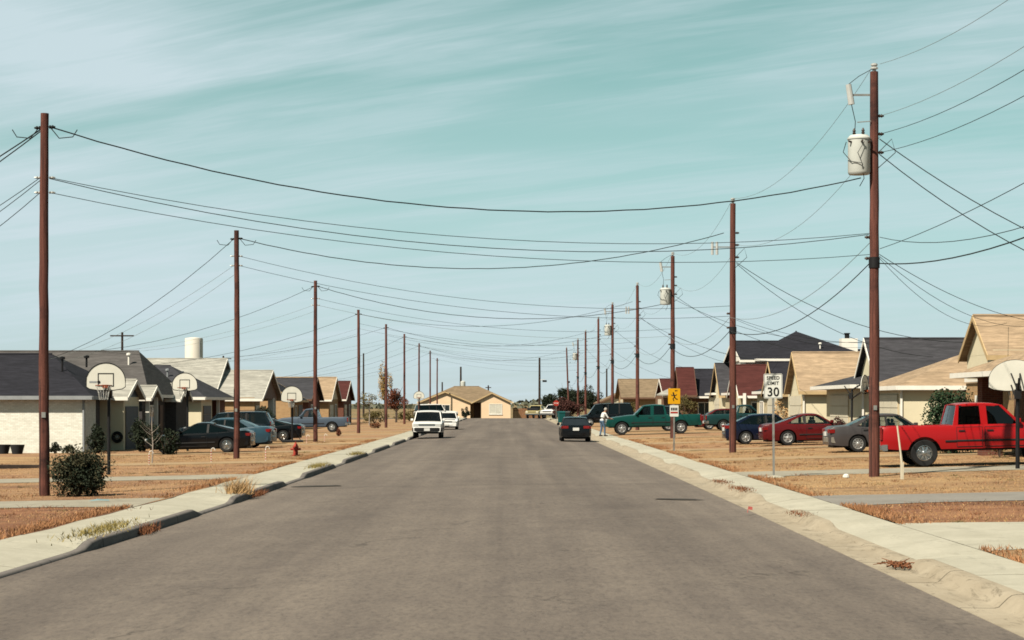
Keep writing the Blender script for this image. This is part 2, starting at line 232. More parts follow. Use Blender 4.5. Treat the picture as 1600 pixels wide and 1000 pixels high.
# ---------------------------------------------------------------- mesh helpers
class MB:
    def __init__(s): s.v = []; s.f = []; s.mi = []
    def add(s, vs, fs, mi=0):
        o = len(s.v); s.v += [tuple(p) for p in vs]; s.f += [tuple(i + o for i in f) for f in fs]; s.mi += [mi] * len(fs); return s
    def box(s, x0, x1, y0, y1, z0, z1, mi=0):
        return s.add([(x0, y0, z0), (x1, y0, z0), (x1, y1, z0), (x0, y1, z0), (x0, y0, z1), (x1, y0, z1), (x1, y1, z1), (x0, y1, z1)],
                     [(0, 3, 2, 1), (4, 5, 6, 7), (0, 1, 5, 4), (1, 2, 6, 5), (2, 3, 7, 6), (3, 0, 4, 7)], mi)
    def prism(s, poly, d, mi=0):
        """extrude a 3-D polygon by the vector d"""
        n = len(poly); d = Vector(d); a = [Vector(p) for p in poly]; b = [p + d for p in a]
        nrm = Vector((0, 0, 0))
        for i in range(n):
            nrm += (a[i] - a[0]).cross(a[(i + 1) % n] - a[0])
        if nrm.dot(d) > 0: a, b = a[::-1], b[::-1]
        return s.add(a + b, [tuple(range(n)), tuple(range(2 * n - 1, n - 1, -1))] + [((i + 1) % n, i, n + i, n + (i + 1) % n) for i in range(n)], mi)
    def tube(s, pts, rs, n=8, cap=True, mi=0, ref=None):
        pts = [Vector(p) for p in pts]; k = len(pts); rs = rs if isinstance(rs, (list, tuple)) else [rs] * k
        vs = []
        for i, p in enumerate(pts):
            t = (pts[min(i + 1, k - 1)] - pts[max(i - 1, 0)]).normalized()
            u = t.cross(Vector((0, 0, 1)) if abs(t.z) < 0.95 else Vector((1, 0, 0))).normalized(); w = u.cross(t)
            for j in range(n):
                a = 2 * math.pi * j / n; vs.append(p + (u * math.cos(a) + w * math.sin(a)) * rs[i])
        fs = [(i * n + j, i * n + (j + 1) % n, (i + 1) * n + (j + 1) % n, (i + 1) * n + j) for i in range(k - 1) for j in range(n)]
        if cap: fs += [tuple(range(n))[::-1], tuple((k - 1) * n + j for j in range(n))]
        return s.add(vs, fs, mi)
    def lathe(s, prof, n=16, c=(0, 0, 0), axis='Z', mi=0, cap=True):
        vs = []
        for r, h in prof:
            for j in range(n):
                a = 2 * math.pi * j / n; x, y = r * math.cos(a), r * math.sin(a)
                p = (x, y, h) if axis == 'Z' else ((h, x, y) if axis == 'X' else (y, h, x)); vs.append(tuple(p[q] + c[q] for q in range(3)))
        k = len(prof); fs = [(i * n + j, i * n + (j + 1) % n, (i + 1) * n + (j + 1) % n, (i + 1) * n + j) for i in range(k - 1) for j in range(n)]
        if cap: fs += [tuple(range(n))[::-1], tuple((k - 1) * n + j for j in range(n))]
        return s.add(vs, fs, mi)
    def build(s, name, mat, parent=None, smooth=False, angle=35, bevel=0.0):
        me = bpy.data.meshes.new(name); off = Vector(parent['_base']) if parent is not None and '_base' in parent else Vector((0, 0, 0))
        me.from_pydata([tuple(Vector(p) - off) for p in s.v], [], s.f)
        for m in (mat if isinstance(mat, (list, tuple)) else [mat]): me.materials.append(M[m])
        if any(s.mi): me.polygons.foreach_set('material_index', s.mi)
        bm = bmesh.new(); bm.from_mesh(me); bmesh.ops.recalc_face_normals(bm, faces=bm.faces)
        if bevel: bmesh.ops.bevel(bm, geom=[e for e in bm.edges if e.is_manifold and e.calc_face_angle(0) > 0.6], offset=bevel, segments=1, affect='EDGES')
        bm.to_mesh(me); bm.free()
        if smooth:
            me.polygons.foreach_set('use_smooth', [True] * len(me.polygons)); me.set_sharp_from_angle(angle=R(angle))
        o = bpy.data.objects.new(name, me); COL.objects.link(o)
        if parent is not None: o.parent = parent
        return o
def raw(name, verts, faces, mat, parent=None):
    me = bpy.data.meshes.new(name); me.from_pydata(verts, [], faces); me.materials.append(M[mat]); o = bpy.data.objects.new(name, me); COL.objects.link(o)
    if parent is not None: o.parent = parent
    return o
def tag(o, label=None, cat=None, group=None, kind=None):
    for k, v in (('label', label), ('category', cat), ('group', group), ('kind', kind)):
        if v: o[k] = v
    return o
def thing(name, label, cat, loc=(0, 0, 0), rotz=0.0, group=None, base=False):
    """base=True: parts are given in world coordinates and moved to the root's origin"""
    o = bpy.data.objects.new(name, None); COL.objects.link(o); o.location = loc; o.rotation_euler = (0, 0, rotz); o.empty_display_size = 0.2
    if base: o['_base'] = tuple(loc)
    return tag(o, label, cat, group)
def struct(o): o['kind'] = 'structure'; return o
def wx(px, Y): return (px - VX) * Y / F
def wz(py, Y): return CZ - (py - HY) * Y / F

ROAD_Z = -0.14
def interp(tab, y):
    if y <= tab[0][0]: return tab[0][1]
    for (a, b), (c, d) in zip(tab, tab[1:]):
        if y <= c: return b + (d - b) * (y - a) / (c - a)
    return tab[-1][1]
def xl(y): return interp(((8, -6.75), (18, -6.50), (25, -6.20), (33, -5.98), (43, -5.83), (60, -5.76), (400, -5.74)), y)   # foot of the left kerb
def xr(y): return interp(((8, 4.62), (19, 4.70), (43, 4.80), (60, 4.82), (400, 4.82)), y)                                  # asphalt edge on the right
def lawn_z(x):
    if x < 0: return -0.02 * min(max(-x - 6.9, 0), 13)
    return 0.022 * min(max(x - 6.2, 0), 12)
END_Y = 283.0
DR_L = [(26.0, 3.2), (41.2, 1.9), (55.6, 2.1), (70.2, 1.8), (86, 1.9)] + [(101.4 + 15.4 * i, 1.8) for i in range(11)]
DR_R = [(30.6, 3.4), (41.6, 2.2), (56.6, 2.2), (70.8, 1.9)] + [(85.2 + 14.5 * i, 1.8) for i in range(13)]
def dip(y, drives):
    b = 0
    for c, h in drives:
        t = (h + 0.9 - abs(y - c)) / 0.9; b = max(b, min(max(t, 0), 1))
    return b * b * (3 - 2 * b)

# ---------------------------------------------------------------- ground, road, kerbs, sidewalks, lawns
def build_ground():
    m = MB(); m.add([(-4000, -200, -0.62), (4000, -200, -0.62), (4000, 7000, -0.62), (-4000, 7000, -0.62)], [(0, 1, 2, 3)]); struct(m.build('ground', 'far_ground'))
    ys = [6 + 1.5 * i for i in range(int((END_Y - 6) / 1.5) + 1)]
    v = []; f = []
    for y in ys:
        a, b = xl(y) - 0.02, xr(y)
        for t in (0, 0.25, 0.5, 0.75, 1): v.append((a + (b - a) * t, y, ROAD_Z + 0.07 * (1 - (2 * t - 1) ** 2)))
    for i in range(len(ys) - 1):
        for j in range(4): q = i * 5 + j; f.append((q, q + 1, q + 6, q + 5))
    road = struct(raw('road', v, f, 'asphalt'))
    m = MB(); m.box(-120, 120, END_Y - 1.4, END_Y + 9.5, ROAD_Z - 0.3, ROAD_Z - 0.004); struct(m.build('cross_street', 'asphalt'))
    # dark flat patches on the road, lying just proud of it
    for k, (px, py, w, d) in enumerate(((494, 760, 0.70, 0.20), (1058, 781, 0.62, 0.15))):
        y = 2.12 * F / (py - HY); x = wx(px, y); n = 14; vs = []
        for j in range(n):
            a = 2 * math.pi * j / n; rr = 0.75 + 0.35 * random.random(); xx = x + w * rr * math.cos(a); t = (xx - xl(y)) / (xr(y) - xl(y))
            vs.append((xx, y + d * rr * math.sin(a) * 2.2, ROAD_Z + 0.07 * (1 - (2 * t - 1) ** 2) + 0.012))
        raw('tar_patch', vs, [tuple(range(n))], 'tar', road)
    # left kerb: square face; right kerb: rolled face behind a concrete gutter pan
    def strip(name, prof_of, y0, y1, mat, step=0.45):
        n = int((y1 - y0) / step); v = []; f = []
        for i in range(n + 1):
            y = y0 + (y1 - y0) * i / n; p = prof_of(y); v += [(a, y, b) for a, b in p]
        k = len(p)
        for i in range(n):
            for j in range(k - 1): f.append((i * k + j, i * k + j + 1, (i + 1) * k + j + 1, (i + 1) * k + j))
        o = raw(name, v, f, mat); o.data.polygons.foreach_set('use_smooth', [True] * len(f)); o.data.set_sharp_from_angle(angle=R(40)); return struct(o)
    def pl(y):
        x = xl(y); t = 0.0 - 0.105 * dip(y, DR_L)
        return [(x - 0.13, t - 0.20), (x - 0.13, t + 0.004), (x - 0.04, t + 0.004), (x - 0.012, t - 0.012), (x, t - 0.035), (x + 0.012, ROAD_Z - 0.03)]
    def pr(y):
        x = xr(y); d = dip(y, DR_R); t = 0.002 - 0.095 * d
        return [(x - 0.02, ROAD_Z - 0.05), (x, ROAD_Z + 0.006), (x + 0.36, ROAD_Z + 0.0), (x + 0.40, ROAD_Z + 0.01), (x + 0.50, t - 0.035), (x + 0.54, t - 0.008), (x + 0.60, t + 0.003), (x + 0.70, t + 0.003), (x + 0.70, t - 0.2)]
    strip('curb', pl, 6, END_Y, 'curb_grey'); strip('curb', pr, 6, END_Y, 'curb_concrete')  # left kerb: grey concrete darkened, the shade of its face put into the colour
    # sidewalks cast in slabs, dipping at the driveways
    for side in (-1, 1):
        root = bpy.data.objects.new('sidewalk', None); COL.objects.link(root); struct(root)
        y = 7.0
        while y < END_Y - 2:
            L = 2.4 if y < 120 else 5.0; y1 = min(y + L, END_Y - 1); n = 6; m = MB(); drop = random.uniform(-0.004, 0.004); v = []; f = []
            for i in range(n + 1):
                yy = y + 0.012 + (y1 - y - 0.024) * i / n
                if side < 0:
                    d = dip(yy, DR_L); xi, xo, zi = xl(yy) - 0.135, xl(yy) - 1.35, -0.105 * d
                else:
                    d = dip(yy, DR_R); xi, xo, zi = xr(yy) + 0.71, xr(yy) + 1.62, -0.095 * d
                zo = lawn_z(xo) + 0.012
                for x, z in ((xi, -0.2), (xi, zi + drop), (0.5 * (xi + xo), 0.35 * zi + 0.65 * zo + drop), (xo, zo + drop), (xo, -0.2)): v.append((x, yy, z))
            for i in range(n):
                for j in range(4): f.append((i * 5 + j, i * 5 + j + 1, i * 5 + j + 6, i * 5 + j + 5))
            f += [(4, 3, 2, 1, 0), tuple(n * 5 + j for j in range(5))]
            m.add(v, f); m.build('slab', 'concrete', root); y = y1
    # lawns lot by lot, driveways laid on them
    for side, drives in ((-1, DR_L), (1, DR_R)):
        cuts = [6] + [c for c, h in drives if c < 268] + [END_Y]
        for i, (a, b) in enumerate(zip(cuts, cuts[1:])):
            mat = {(-1, 0): 'lawn_earth', (-1, 1): 'lawn_earth', (-1, 2): 'lawn_mixed', (1, 0): 'lawn_straw', (1, 1): 'lawn_earth', (1, 2): 'lawn_straw', (1, 3): 'lawn_straw', (1, 4): 'lawn_straw'}.get((side, i), ('lawn_straw', 'lawn_mixed')[i % 2])
            v = []; f = []; ny = max(2, int((b - a) / 2)); xs = [0, 1.5, 3, 5, 8, 12, 14, 20, 50]
            for j in range(ny + 1):
                y = a + (b - a) * j / ny; e = xl(y) - 1.35 if side < 0 else xr(y) + 1.62
                for q, x in enumerate(xs):
                    wob = 0.05 * math.sin(y * 2.9 + side) + 0.04 * math.sin(y * 7.1) if q == 0 else 0
                    X = e + side * (x + wob); v.append((X, y, lawn_z(X) + (0.018 if q else 0.015)))
            k = len(xs)
            for j in range(ny):
                for q in range(k - 1): f.append((j * k + q, j * k + q + 1, (j + 1) * k + q + 1, (j + 1) * k + q))
            struct(raw('lawn', v, f, mat))
        for i, (c, h) in enumerate(drives):
            if c > 262: continue
            v = []; f = []; e0 = 7.35 if side < 0 else 6.28; skew = 0.0
            for q in range(13):
                x = e0 - 0.1 + q * 0.95; hw = h * 0.78 + 0.5 * max(0, 1 - q / 2.0)
                if side < 0: X = xl(c) - 1.352 - q * 0.95
                else: X = xr(c) + 1.622 + q * 0.95
                cc = c + (0.10 * q if side > 0 and i > 1 else 0)
                for s2 in (-1, 0, 1): v.append((X, cc + s2 * hw, lawn_z(X) + (0.027 if q else 0.016)))
            for q in range(12):
                for t in (0, 1): f.append((q * 3 + t, q * 3 + t + 1, q * 3 + t + 4, q * 3 + t + 3))
            struct(raw('driveway', v, f, 'concrete' if (side > 0 and i == 0) else 'drive_asphalt' if (side > 0 and i == 1) else 'drive_dust' if i > 2 else 'drive_concrete'))
build_ground()

# ---------------------------------------------------------------- houses
def sheet(name, verts, faces, t, mat, parent):
    """a roof skin: top faces given, thickened downwards by t"""
    n = len(verts); cnt = {}
    for f in faces:
        for i in range(len(f)):
            e = (f[i], f[(i + 1) % len(f)]); cnt[tuple(sorted(e))] = cnt.get(tuple(sorted(e)), 0) + 1
    m = MB(); fs = [tuple(f) for f in faces] + [tuple(i + n for i in f[::-1]) for f in faces]
    for f in faces:
        for i in range(len(f)):
            a, b = f[i], f[(i + 1) % len(f)]
            if cnt[tuple(sorted((a, b)))] == 1: fs.append((b, a, a + n, b + n))
    m.add(list(verts) + [(x, y, z - t) for x, y, z in verts], fs)
    return m.build(name, mat, parent)
def wall(p, x0, x1, y0, y1, z0, z1, mat): return MB().box(x0, x1, y0, y1, z0, z1).build('wall', mat, p)
def fascia(p, a, b, h=0.17, t=0.04, mat='trim_white'):
    """a board along the eave from a to b, its top edge on the line"""
    a, b = Vector(a), Vector(b); d = (b - a).normalized(); nn = Vector((d.y, -d.x, 0)).normalized() * t
    return MB().prism([a, b, b - Vector((0, 0, h)), a - Vector((0, 0, h))], nn).build('fascia', mat, p)
def ridge_cap(p, a, b, mat): return MB().tube([a, b], 0.07, 6).build('ridge_cap', mat, p)
def gable(p, x0, x1, y0, y1, ze, zr, axis, mat, gmat, oh=0.45, rk=0.35, t=0.13, ends=(1, 1), fmat='trim_white', gab=True):
    """ridge along `axis`; ze is the roof height over the wall line"""
    if axis == 'X':
        s = (zr - ze) / ((y1 - y0) / 2); ym = (y0 + y1) / 2; a, b = x0 - rk * ends[0], x1 + rk * ends[1]; zo = ze - s * oh
        o = sheet('roof', [(a, y0 - oh, zo), (b, y0 - oh, zo), (b, ym, zr), (a, ym, zr), (b, y1 + oh, zo), (a, y1 + oh, zo)], [(0, 1, 2, 3), (3, 2, 4, 5)], t, mat, p)
        fascia(p, (a, y0 - oh - 0.003, zo + 0.01), (b, y0 - oh - 0.003, zo + 0.01), mat=fmat); ridge_cap(p, (a, ym, zr), (b, ym, zr), mat)
        if gab:
            for e, x in zip(ends, (x0, x1)):
                if not e: continue
                dx = 0.144 if x == x0 else -0.144; xg = x + (-.004 if x == x0 else .004)
                MB().prism([(xg, y0 + 0.01, ze - 0.1), (xg, y1 - 0.01, ze - 0.1), (xg, ym, zr - t - 0.05)], (dx, 0, 0)).build('gable', gmat, p)
                xe = a if x == x0 else b; sg = -1 if x == x0 else 1
                for yy in (y0 - oh, y1 + oh): MB().prism([(xe, yy, zo + 0.012), (xe, ym, zr + 0.012), (xe, ym, zr - 0.18), (xe, yy, zo - 0.18)], (sg * 0.035, 0, 0)).build('rake_board', fmat, p)
    else:
        s = (zr - ze) / ((x1 - x0) / 2); xm = (x0 + x1) / 2; a, b = y0 - rk * ends[0], y1 + rk * ends[1]; zo = ze - s * oh
        o = sheet('roof', [(x0 - oh, a, zo), (x0 - oh, b, zo), (xm, b, zr), (xm, a, zr), (x1 + oh, b, zo), (x1 + oh, a, zo)], [(1, 0, 3, 2), (2, 3, 5, 4)], t, mat, p)
        ridge_cap(p, (xm, a, zr), (xm, b, zr), mat)
        for xx, sg in ((x0 - oh, -1), (x1 + oh, 1)): fascia(p, (xx + sg * 0.003, a if sg > 0 else b, zo + 0.01), (xx + sg * 0.003, b if sg > 0 else a, zo + 0.01), mat=fmat)
        if gab:
            for e, y in zip(ends, (y0, y1)):
                if not e: continue
                dy = 0.144 if y == y0 else -0.144; yg = y + (-.004 if y == y0 else .004)
                MB().prism([(x0 + 0.01, yg, ze - 0.1), (x1 - 0.01, yg, ze - 0.1), (xm, yg, zr - t - 0.05)], (0, dy, 0)).build('gable', gmat, p)
                ye = a if y == y0 else b; sg = -1 if y == y0 else 1
                for xx in (x0 - oh, x1 + oh): MB().prism([(xx, ye, zo + 0.012), (xm, ye, zr + 0.012), (xm, ye, zr - 0.18), (xx, ye, zo - 0.18)], (0, sg * 0.035, 0)).build('rake_board', fmat, p)
    return o
def hip(p, x0, x1, y0, y1, ze, zr, mat, oh=0.45, t=0.13, ridge=None, fmat='trim_white', fa=(1, 1, 1, 1)):
    """ridge along the longer side (or from/to the given x range)"""
    X0, X1, Y0, Y1 = x0 - oh, x1 + oh, y0 - oh, y1 + oh; ym = (y0 + y1) / 2; xm = (x0 + x1) / 2
    if ridge: a, b = (ridge[0], ym, zr), (ridge[1], ym, zr)
    elif x1 - x0 >= y1 - y0: h = (Y1 - Y0) / 2; a, b = (X0 + h, ym, zr), (X1 - h + 0.01, ym, zr)
    else: h = (X1 - X0) / 2; a, b = None, None
    if a: v = [(X0, Y0, ze), (X1, Y0, ze), (X1, Y1, ze), (X0, Y1, ze), a, b]; f = [(0, 1, 5, 4), (1, 2, 5), (2, 3, 4, 5), (3, 0, 4)]
    else:
        a, b = (xm, Y0 + h, zr), (xm, Y1 - h, zr); v = [(X0, Y0, ze), (X1, Y0, ze), (X1, Y1, ze), (X0, Y1, ze), a, b]; f = [(0, 1, 4), (1, 2, 5, 4), (2, 3, 5), (3, 0, 4, 5)]
    o = sheet('roof', v, f, t, mat, p); ridge_cap(p, a, b, mat)
    e = 0.003
    cs = [((X0, Y0 - e, ze + .01), (X1, Y0 - e, ze + .01)), ((X1 + e, Y0, ze + .01), (X1 + e, Y1, ze + .01)), ((X1, Y1 + e, ze + .01), (X0, Y1 + e, ze + .01)), ((X0 - e, Y1, ze + .01), (X0 - e, Y0, ze + .01))]
    for on, (q, r_) in zip(fa, cs):
        if on: fascia(p, q, r_, mat=fmat)
    return o
def opening(p, name, c, w, h, face, mat_pane='house_glass', frame='trim_white', fw=0.07, bars=1, sill=True):
    """a window on a wall plane: c is the centre on the wall, face the outward axis (+x,-x,-y)"""
    ax = {'+x': ((0, 1, 0), (1, 0, 0)), '-x': ((0, 1, 0), (-1, 0, 0)), '-y': ((1, 0, 0), (0, -1, 0))}[face]; u, nn = Vector(ax[0]), Vector(ax[1]); c = Vector(c); z = Vector((0, 0, 1))
    def pb(u0, u1, z0, z1, d0, d1): return [c + u * a + z * b + nn * d0 for a, b in ((u0, z0), (u1, z0), (u1, z1), (u0, z1))], nn * (d1 - d0)
    m = MB()
    o = MB(); o.prism(*pb(-w / 2 + fw, w / 2 - fw, -h / 2 + fw, h / 2 - fw, 0.004, 0.02)); win = o.build(name, mat_pane, p)
    for a in ((-w / 2, -w / 2 + fw, -h / 2, h / 2), (w / 2 - fw, w / 2, -h / 2, h / 2), (-w / 2 + fw, w / 2 - fw, h / 2 - fw, h / 2), (-w / 2 + fw, w / 2 - fw, -h / 2, -h / 2 + fw)): m.prism(*pb(*a, 0.003, 0.05))
    for i in range(bars): t = -w / 2 + w * (i + 1) / (bars + 1); m.prism(*pb(t - 0.02, t + 0.02, -h / 2 + fw, h / 2 - fw, 0.021, 0.045))
    fo = m.build('frame', frame, None); fo.parent = win; fo.data.transform(Matrix.Translation(-Vector(p['_base'])))
    if sill:
        so = MB().prism(*pb(-w / 2 - 0.06, w / 2 + 0.06, -h / 2 - 0.07, -h / 2 - 0.003, 0.003, 0.09)).build('sill', frame, None); so.parent = win; so.data.transform(Matrix.Translation(-Vector(p['_base'])))
    return win
def garage_door(p, x, y0, y1, z0, h, sgn, mat='garage_white'):
    """sectional door in a street-facing wall at X=x, outward sign sgn; four panels"""
    d = MB().box(min(x, x + sgn * 0.02), max(x, x + sgn * 0.02), y0, y1, z0, z0 + h).build('garage_door', 'trim_tan', p); n = 4
    me = None
    for i in range(n):
        b = MB(); q0 = z0 + h * i / n + 0.012; q1 = z0 + h * (i + 1) / n - 0.012
        xa, xb = x + sgn * 0.021, x + sgn * 0.055; b.box(min(xa, xb), max(xa, xb), y0 + 0.05, y1 - 0.05, q0, q1)
        o = b.build('panel', mat, None); o.parent = d; o.data.transform(Matrix.Translation(-Vector(p['_base'])))
    return d
def front_door(p, x, yc, z0, sgn, mat='door_brown'):
    d = MB().box(min(x, x + sgn * 0.05), max(x, x + sgn * 0.05), yc - 0.46, yc + 0.46, z0, z0 + 2.05).build('door', mat, p)
    h = MB().lathe([(0.0, 0), (0.035, 0.01), (0.035, 0.05), (0, 0.06)], 8, (x + sgn * 0.05, yc + 0.36, z0 + 1.0), 'X').build('handle', 'chrome', None); h.parent = d; h.data.transform(Matrix.Translation(-Vector(p['_base'])))
    return d
def vent(p, x, y, z, mat='trim_grey', h=0.45):
    return MB().lathe([(0.05, -0.2), (0.05, h - 0.12), (0.13, h - 0.10), (0.13, h), (0.02, h + 0.03)], 8, (x, y, z)).build('roof_vent', mat, p)
def post(p, x, y, z0, z1, mat='trim_white', w=0.09): return MB().box(x - w, x + w, y - w, y + w, z0, z1).build('porch_post', mat, p)
def house(name, label, x, y, group): 
    return thing(name, label, 'house', (x, y, lawn_z(x)), 0, group, base=True)
GL, GR = 'houses on the left side of the street', 'houses on the right side of the street'

def left_houses():
    zl = lawn_z(-19.5)
    # L1: white brick end wall, charcoal gable, dark porch, small pale-roofed wing
    p = house('brick_house', 'charcoal roofed house with a white brick end wall at the left edge', -24, 98, GL)
    wall(p, -31, -19, 92, 94.2, zl - .3, 2.28, 'brick_white'); wall(p, -30.9, -19.01, 94.2, 95.2, zl - .3, 2.27, 'brick_grey'); wall(p, -31, -20.4, 95.2, 104.2, zl - .3, 2.30, 'brick_grey'); wall(p, -30, -18.17, 96.6, 100.6, zl - .3, 2.36, 'siding_cream')
    front_door(p, -20.4, 95.9, zl + .1, 1, 'door_brown'); opening(p, 'window', (-20.4, 102.4, 1.2), 1.1, 1.2, '+x')
    MB().box(-18.165, -18.12, 97.0, 100.2, zl, zl + 2.1).build('garage_door', 'garage_grey', p)
    hip(p, -31, -19, 92, 104.4, 2.32, 4.35, 'shingle_charcoal', ridge=(-29, -21.9), fmat='trim_grey', oh=.36)
    gable(p, -20.4, -18.17, 96.6, 100.6, 2.40, 3.12, 'X', 'shingle_pale', 'door_blue', oh=0.3, rk=0.26, ends=(0, 1)); gable(p, -19.6, -17.9, 101.4, 104, 2.38, 2.86, 'X', 'shingle_pale', 'door_blue', oh=0.3, rk=0.26, ends=(0, 1)); post(p, -17.9, 101.5, zl, 2.36); post(p, -17.9, 103.9, zl, 2.36)
    vent(p, -20.8, 95.4, 3.45, 'metal_black', 0.7); vent(p, -20.0, 97.0, 3.9, 'metal_black', 0.35)
    # L2: hipped charcoal/grey roof behind
    p = house('brick_house', 'second house on the left, tall hipped dark roof with a white vent pipe', -24, 113, GL)
    wall(p, -31, -19.2, 107.2, 118.8, zl - .3, 2.5, 'brick_grey'); opening(p, 'window', (-19.2, 110, 1.25), 1.6, 1.3, '+x'); front_door(p, -19.2, 113, zl + .1, 1)
    hip(p, -31, -19.2, 107.2, 118.8, 2.45, 4.86, 'shingle_grey', ridge=(-28.5, -20.4)); vent(p, -20.6, 111, 4.2, 'trim_white', 0.5)
    MB().box(-19.195, -18.6, 114.5, 118.2, zl - .3, 2.3).build('garage_wing', 'brick_grey', p)
    gable(p, -20.5, -18.6, 114.5, 118.2, 2.35, 3.1, 'X', 'shingle_pale', 'brick_grey', oh=0.3, rk=0.3, ends=(0, 1))
    # L3: cream garage wall, grey hip
    p = house('brick_house', 'grey hip roofed house with a bright cream garage wall behind the dark cars', -24, 128, GL)
    wall(p, -30, -18.35, 122.2, 126.6, zl - .3, 2.34, 'siding_cream'); wall(p, -30, -19.6, 126.6, 134.4, zl - .3, 2.33, 'brick_grey'); wall(p, -30, -18.6, 131.6, 134.2, zl - .3, 2.32, 'brick_red')
    opening(p, 'window', (-19.6, 130, 1.2), 1.2, 1.2, '+x'); front_door(p, -19.6, 128, zl + .1, 1); post(p, -18.4, 129.6, zl, 2.3)
    garage_door(p, -18.35, 122.8, 126.0, zl, 2.1, 1, 'garage_grey')
    hip(p, -30, -18.5, 122.2, 134.6, 2.36, 4.35, 'shingle_slate', ridge=(-24, -21.2)); vent(p, -21, 126, 3.7, 'trim_grey', .4)
    # L4: pale roof, tan brick end
    p = house('brick_house', 'house with a pale cream shingle roof and a tan brick end wall', -24, 153, GL)
    wall(p, -32, -18.3, 147.4, 150.6, zl - .3, 2.42, 'brick_tan'); wall(p, -32, -19.8, 150.6, 160, zl - .3, 2.40, 'brick_grey'); post(p, -18.2, 156.8, zl, 2.4, w=0.22); post(p, -18.2, 158.9, zl, 2.4, w=0.12)
    front_door(p, -19.8, 153.6, zl + .1, 1); opening(p, 'window', (-19.8, 156.5, 1.25), 1.4, 1.3, '+x'); garage_door(p, -18.3, 147.8, 150.2, zl, 2.1, 1)
    gable(p, -32, -21.5, 147.6, 161, 2.45, 5.35, 'X', 'shingle_pale', 'brick_tan', oh=.4, rk=.3)
    gable(p, -22.5, -18.0, 147.6, 160, 2.44, 4.45, 'X', 'shingle_pale', 'trim_brown', oh=.42, rk=.3, ends=(0, 1)); vent(p, -24, 150.5, 4.0, 'trim_grey', .35)
    # L5: tan gable to the street corner, charcoal slope
    p = house('brick_house', 'house with a tan gable end and charcoal roof beside the pale roofed house', -22, 172, GL)
    wall(p, -23.6, -17.9, 168, 178, zl - .3, 2.46, 'brick_tan'); opening(p, 'window', (-17.9, 172, 1.2), 1.5, 1.2, '+x'); garage_door(p, -17.9, 174, 177.5, zl, 2.1, 1, 'garage_grey')
    gable(p, -23.6, -17.9, 168, 178, 2.5, 4.15, 'Y', 'shingle_charcoal', 'siding_peach', oh=.45, rk=.35, fmat='trim_tan')
    wall(p, -32, -23.6, 169, 177, zl - .3, 2.44, 'brick_tan'); gable(p, -32, -21, 169, 177.6, 2.5, 4.25, 'X', 'shingle_slate', 'brick_tan', ends=(1, 0))
    # L6 .. L9
    p = house('brick_house', 'red brick house with dark gabled roof beyond the old blue pickup', -22, 190, GL)
    wall(p, -30, -18.0, 184, 195, zl - .3, 2.46, 'brick_red'); opening(p, 'window', (-18.0, 187, 1.25), 1.6, 1.3, '+x'); front_door(p, -18.0, 190.5, zl, 1)
    gable(p, -30, -18.0, 184, 195, 2.5, 4.3, 'X', 'shingle_slate', 'brick_red', fmat='trim_brown')
    p = house('brick_house', 'tan roofed house with a pale front wall, fourth from the street end on the left', -22, 206, GL)
    wall(p, -30, -17.6, 200, 211, zl - .3, 2.46, 'brick_tan'); garage_door(p, -17.6, 201, 205, zl, 2.1, 1); opening(p, 'window', (-17.6, 208, 1.25), 1.6, 1.3, '+x')
    gable(p, -30, -17.6, 200, 211, 2.5, 4.6, 'X', 'shingle_tan', 'siding_cream')
    p = house('brick_house', 'small dark red roofed brick house next to the yellow tree', -20, 224, GL)
    wall(p, -28, -17.6, 218, 229, zl - .3, 2.5, 'brick_red'); garage_door(p, -17.6, 219, 222, zl, 2.1, 1); opening(p, 'window', (-17.6, 226, 1.25), 1.6, 1.3, '+x')
    gable(p, -28, -17.6, 218, 229, 2.55, 4.4, 'X', 'shingle_red', 'brick_red')
    # roofs of the street behind
    p = house('brick_house', 'long low charcoal roof seen over the pale roofed house', -55, 195, GL); wall(p, -66, -44, 190, 200, -.6, 2.7, 'brick_grey'); gable(p, -66, -44.5, 190, 200, 2.7, 5.2, 'X', 'shingle_charcoal', 'brick_grey')
    p = house('brick_house', 'grey hipped roof behind the tan gable, one street back', -48, 235, GL); wall(p, -56, -36, 230, 241, -.6, 2.8, 'brick_grey'); hip(p, -56, -36, 230, 241, 2.8, 5.6, 'shingle_slate')

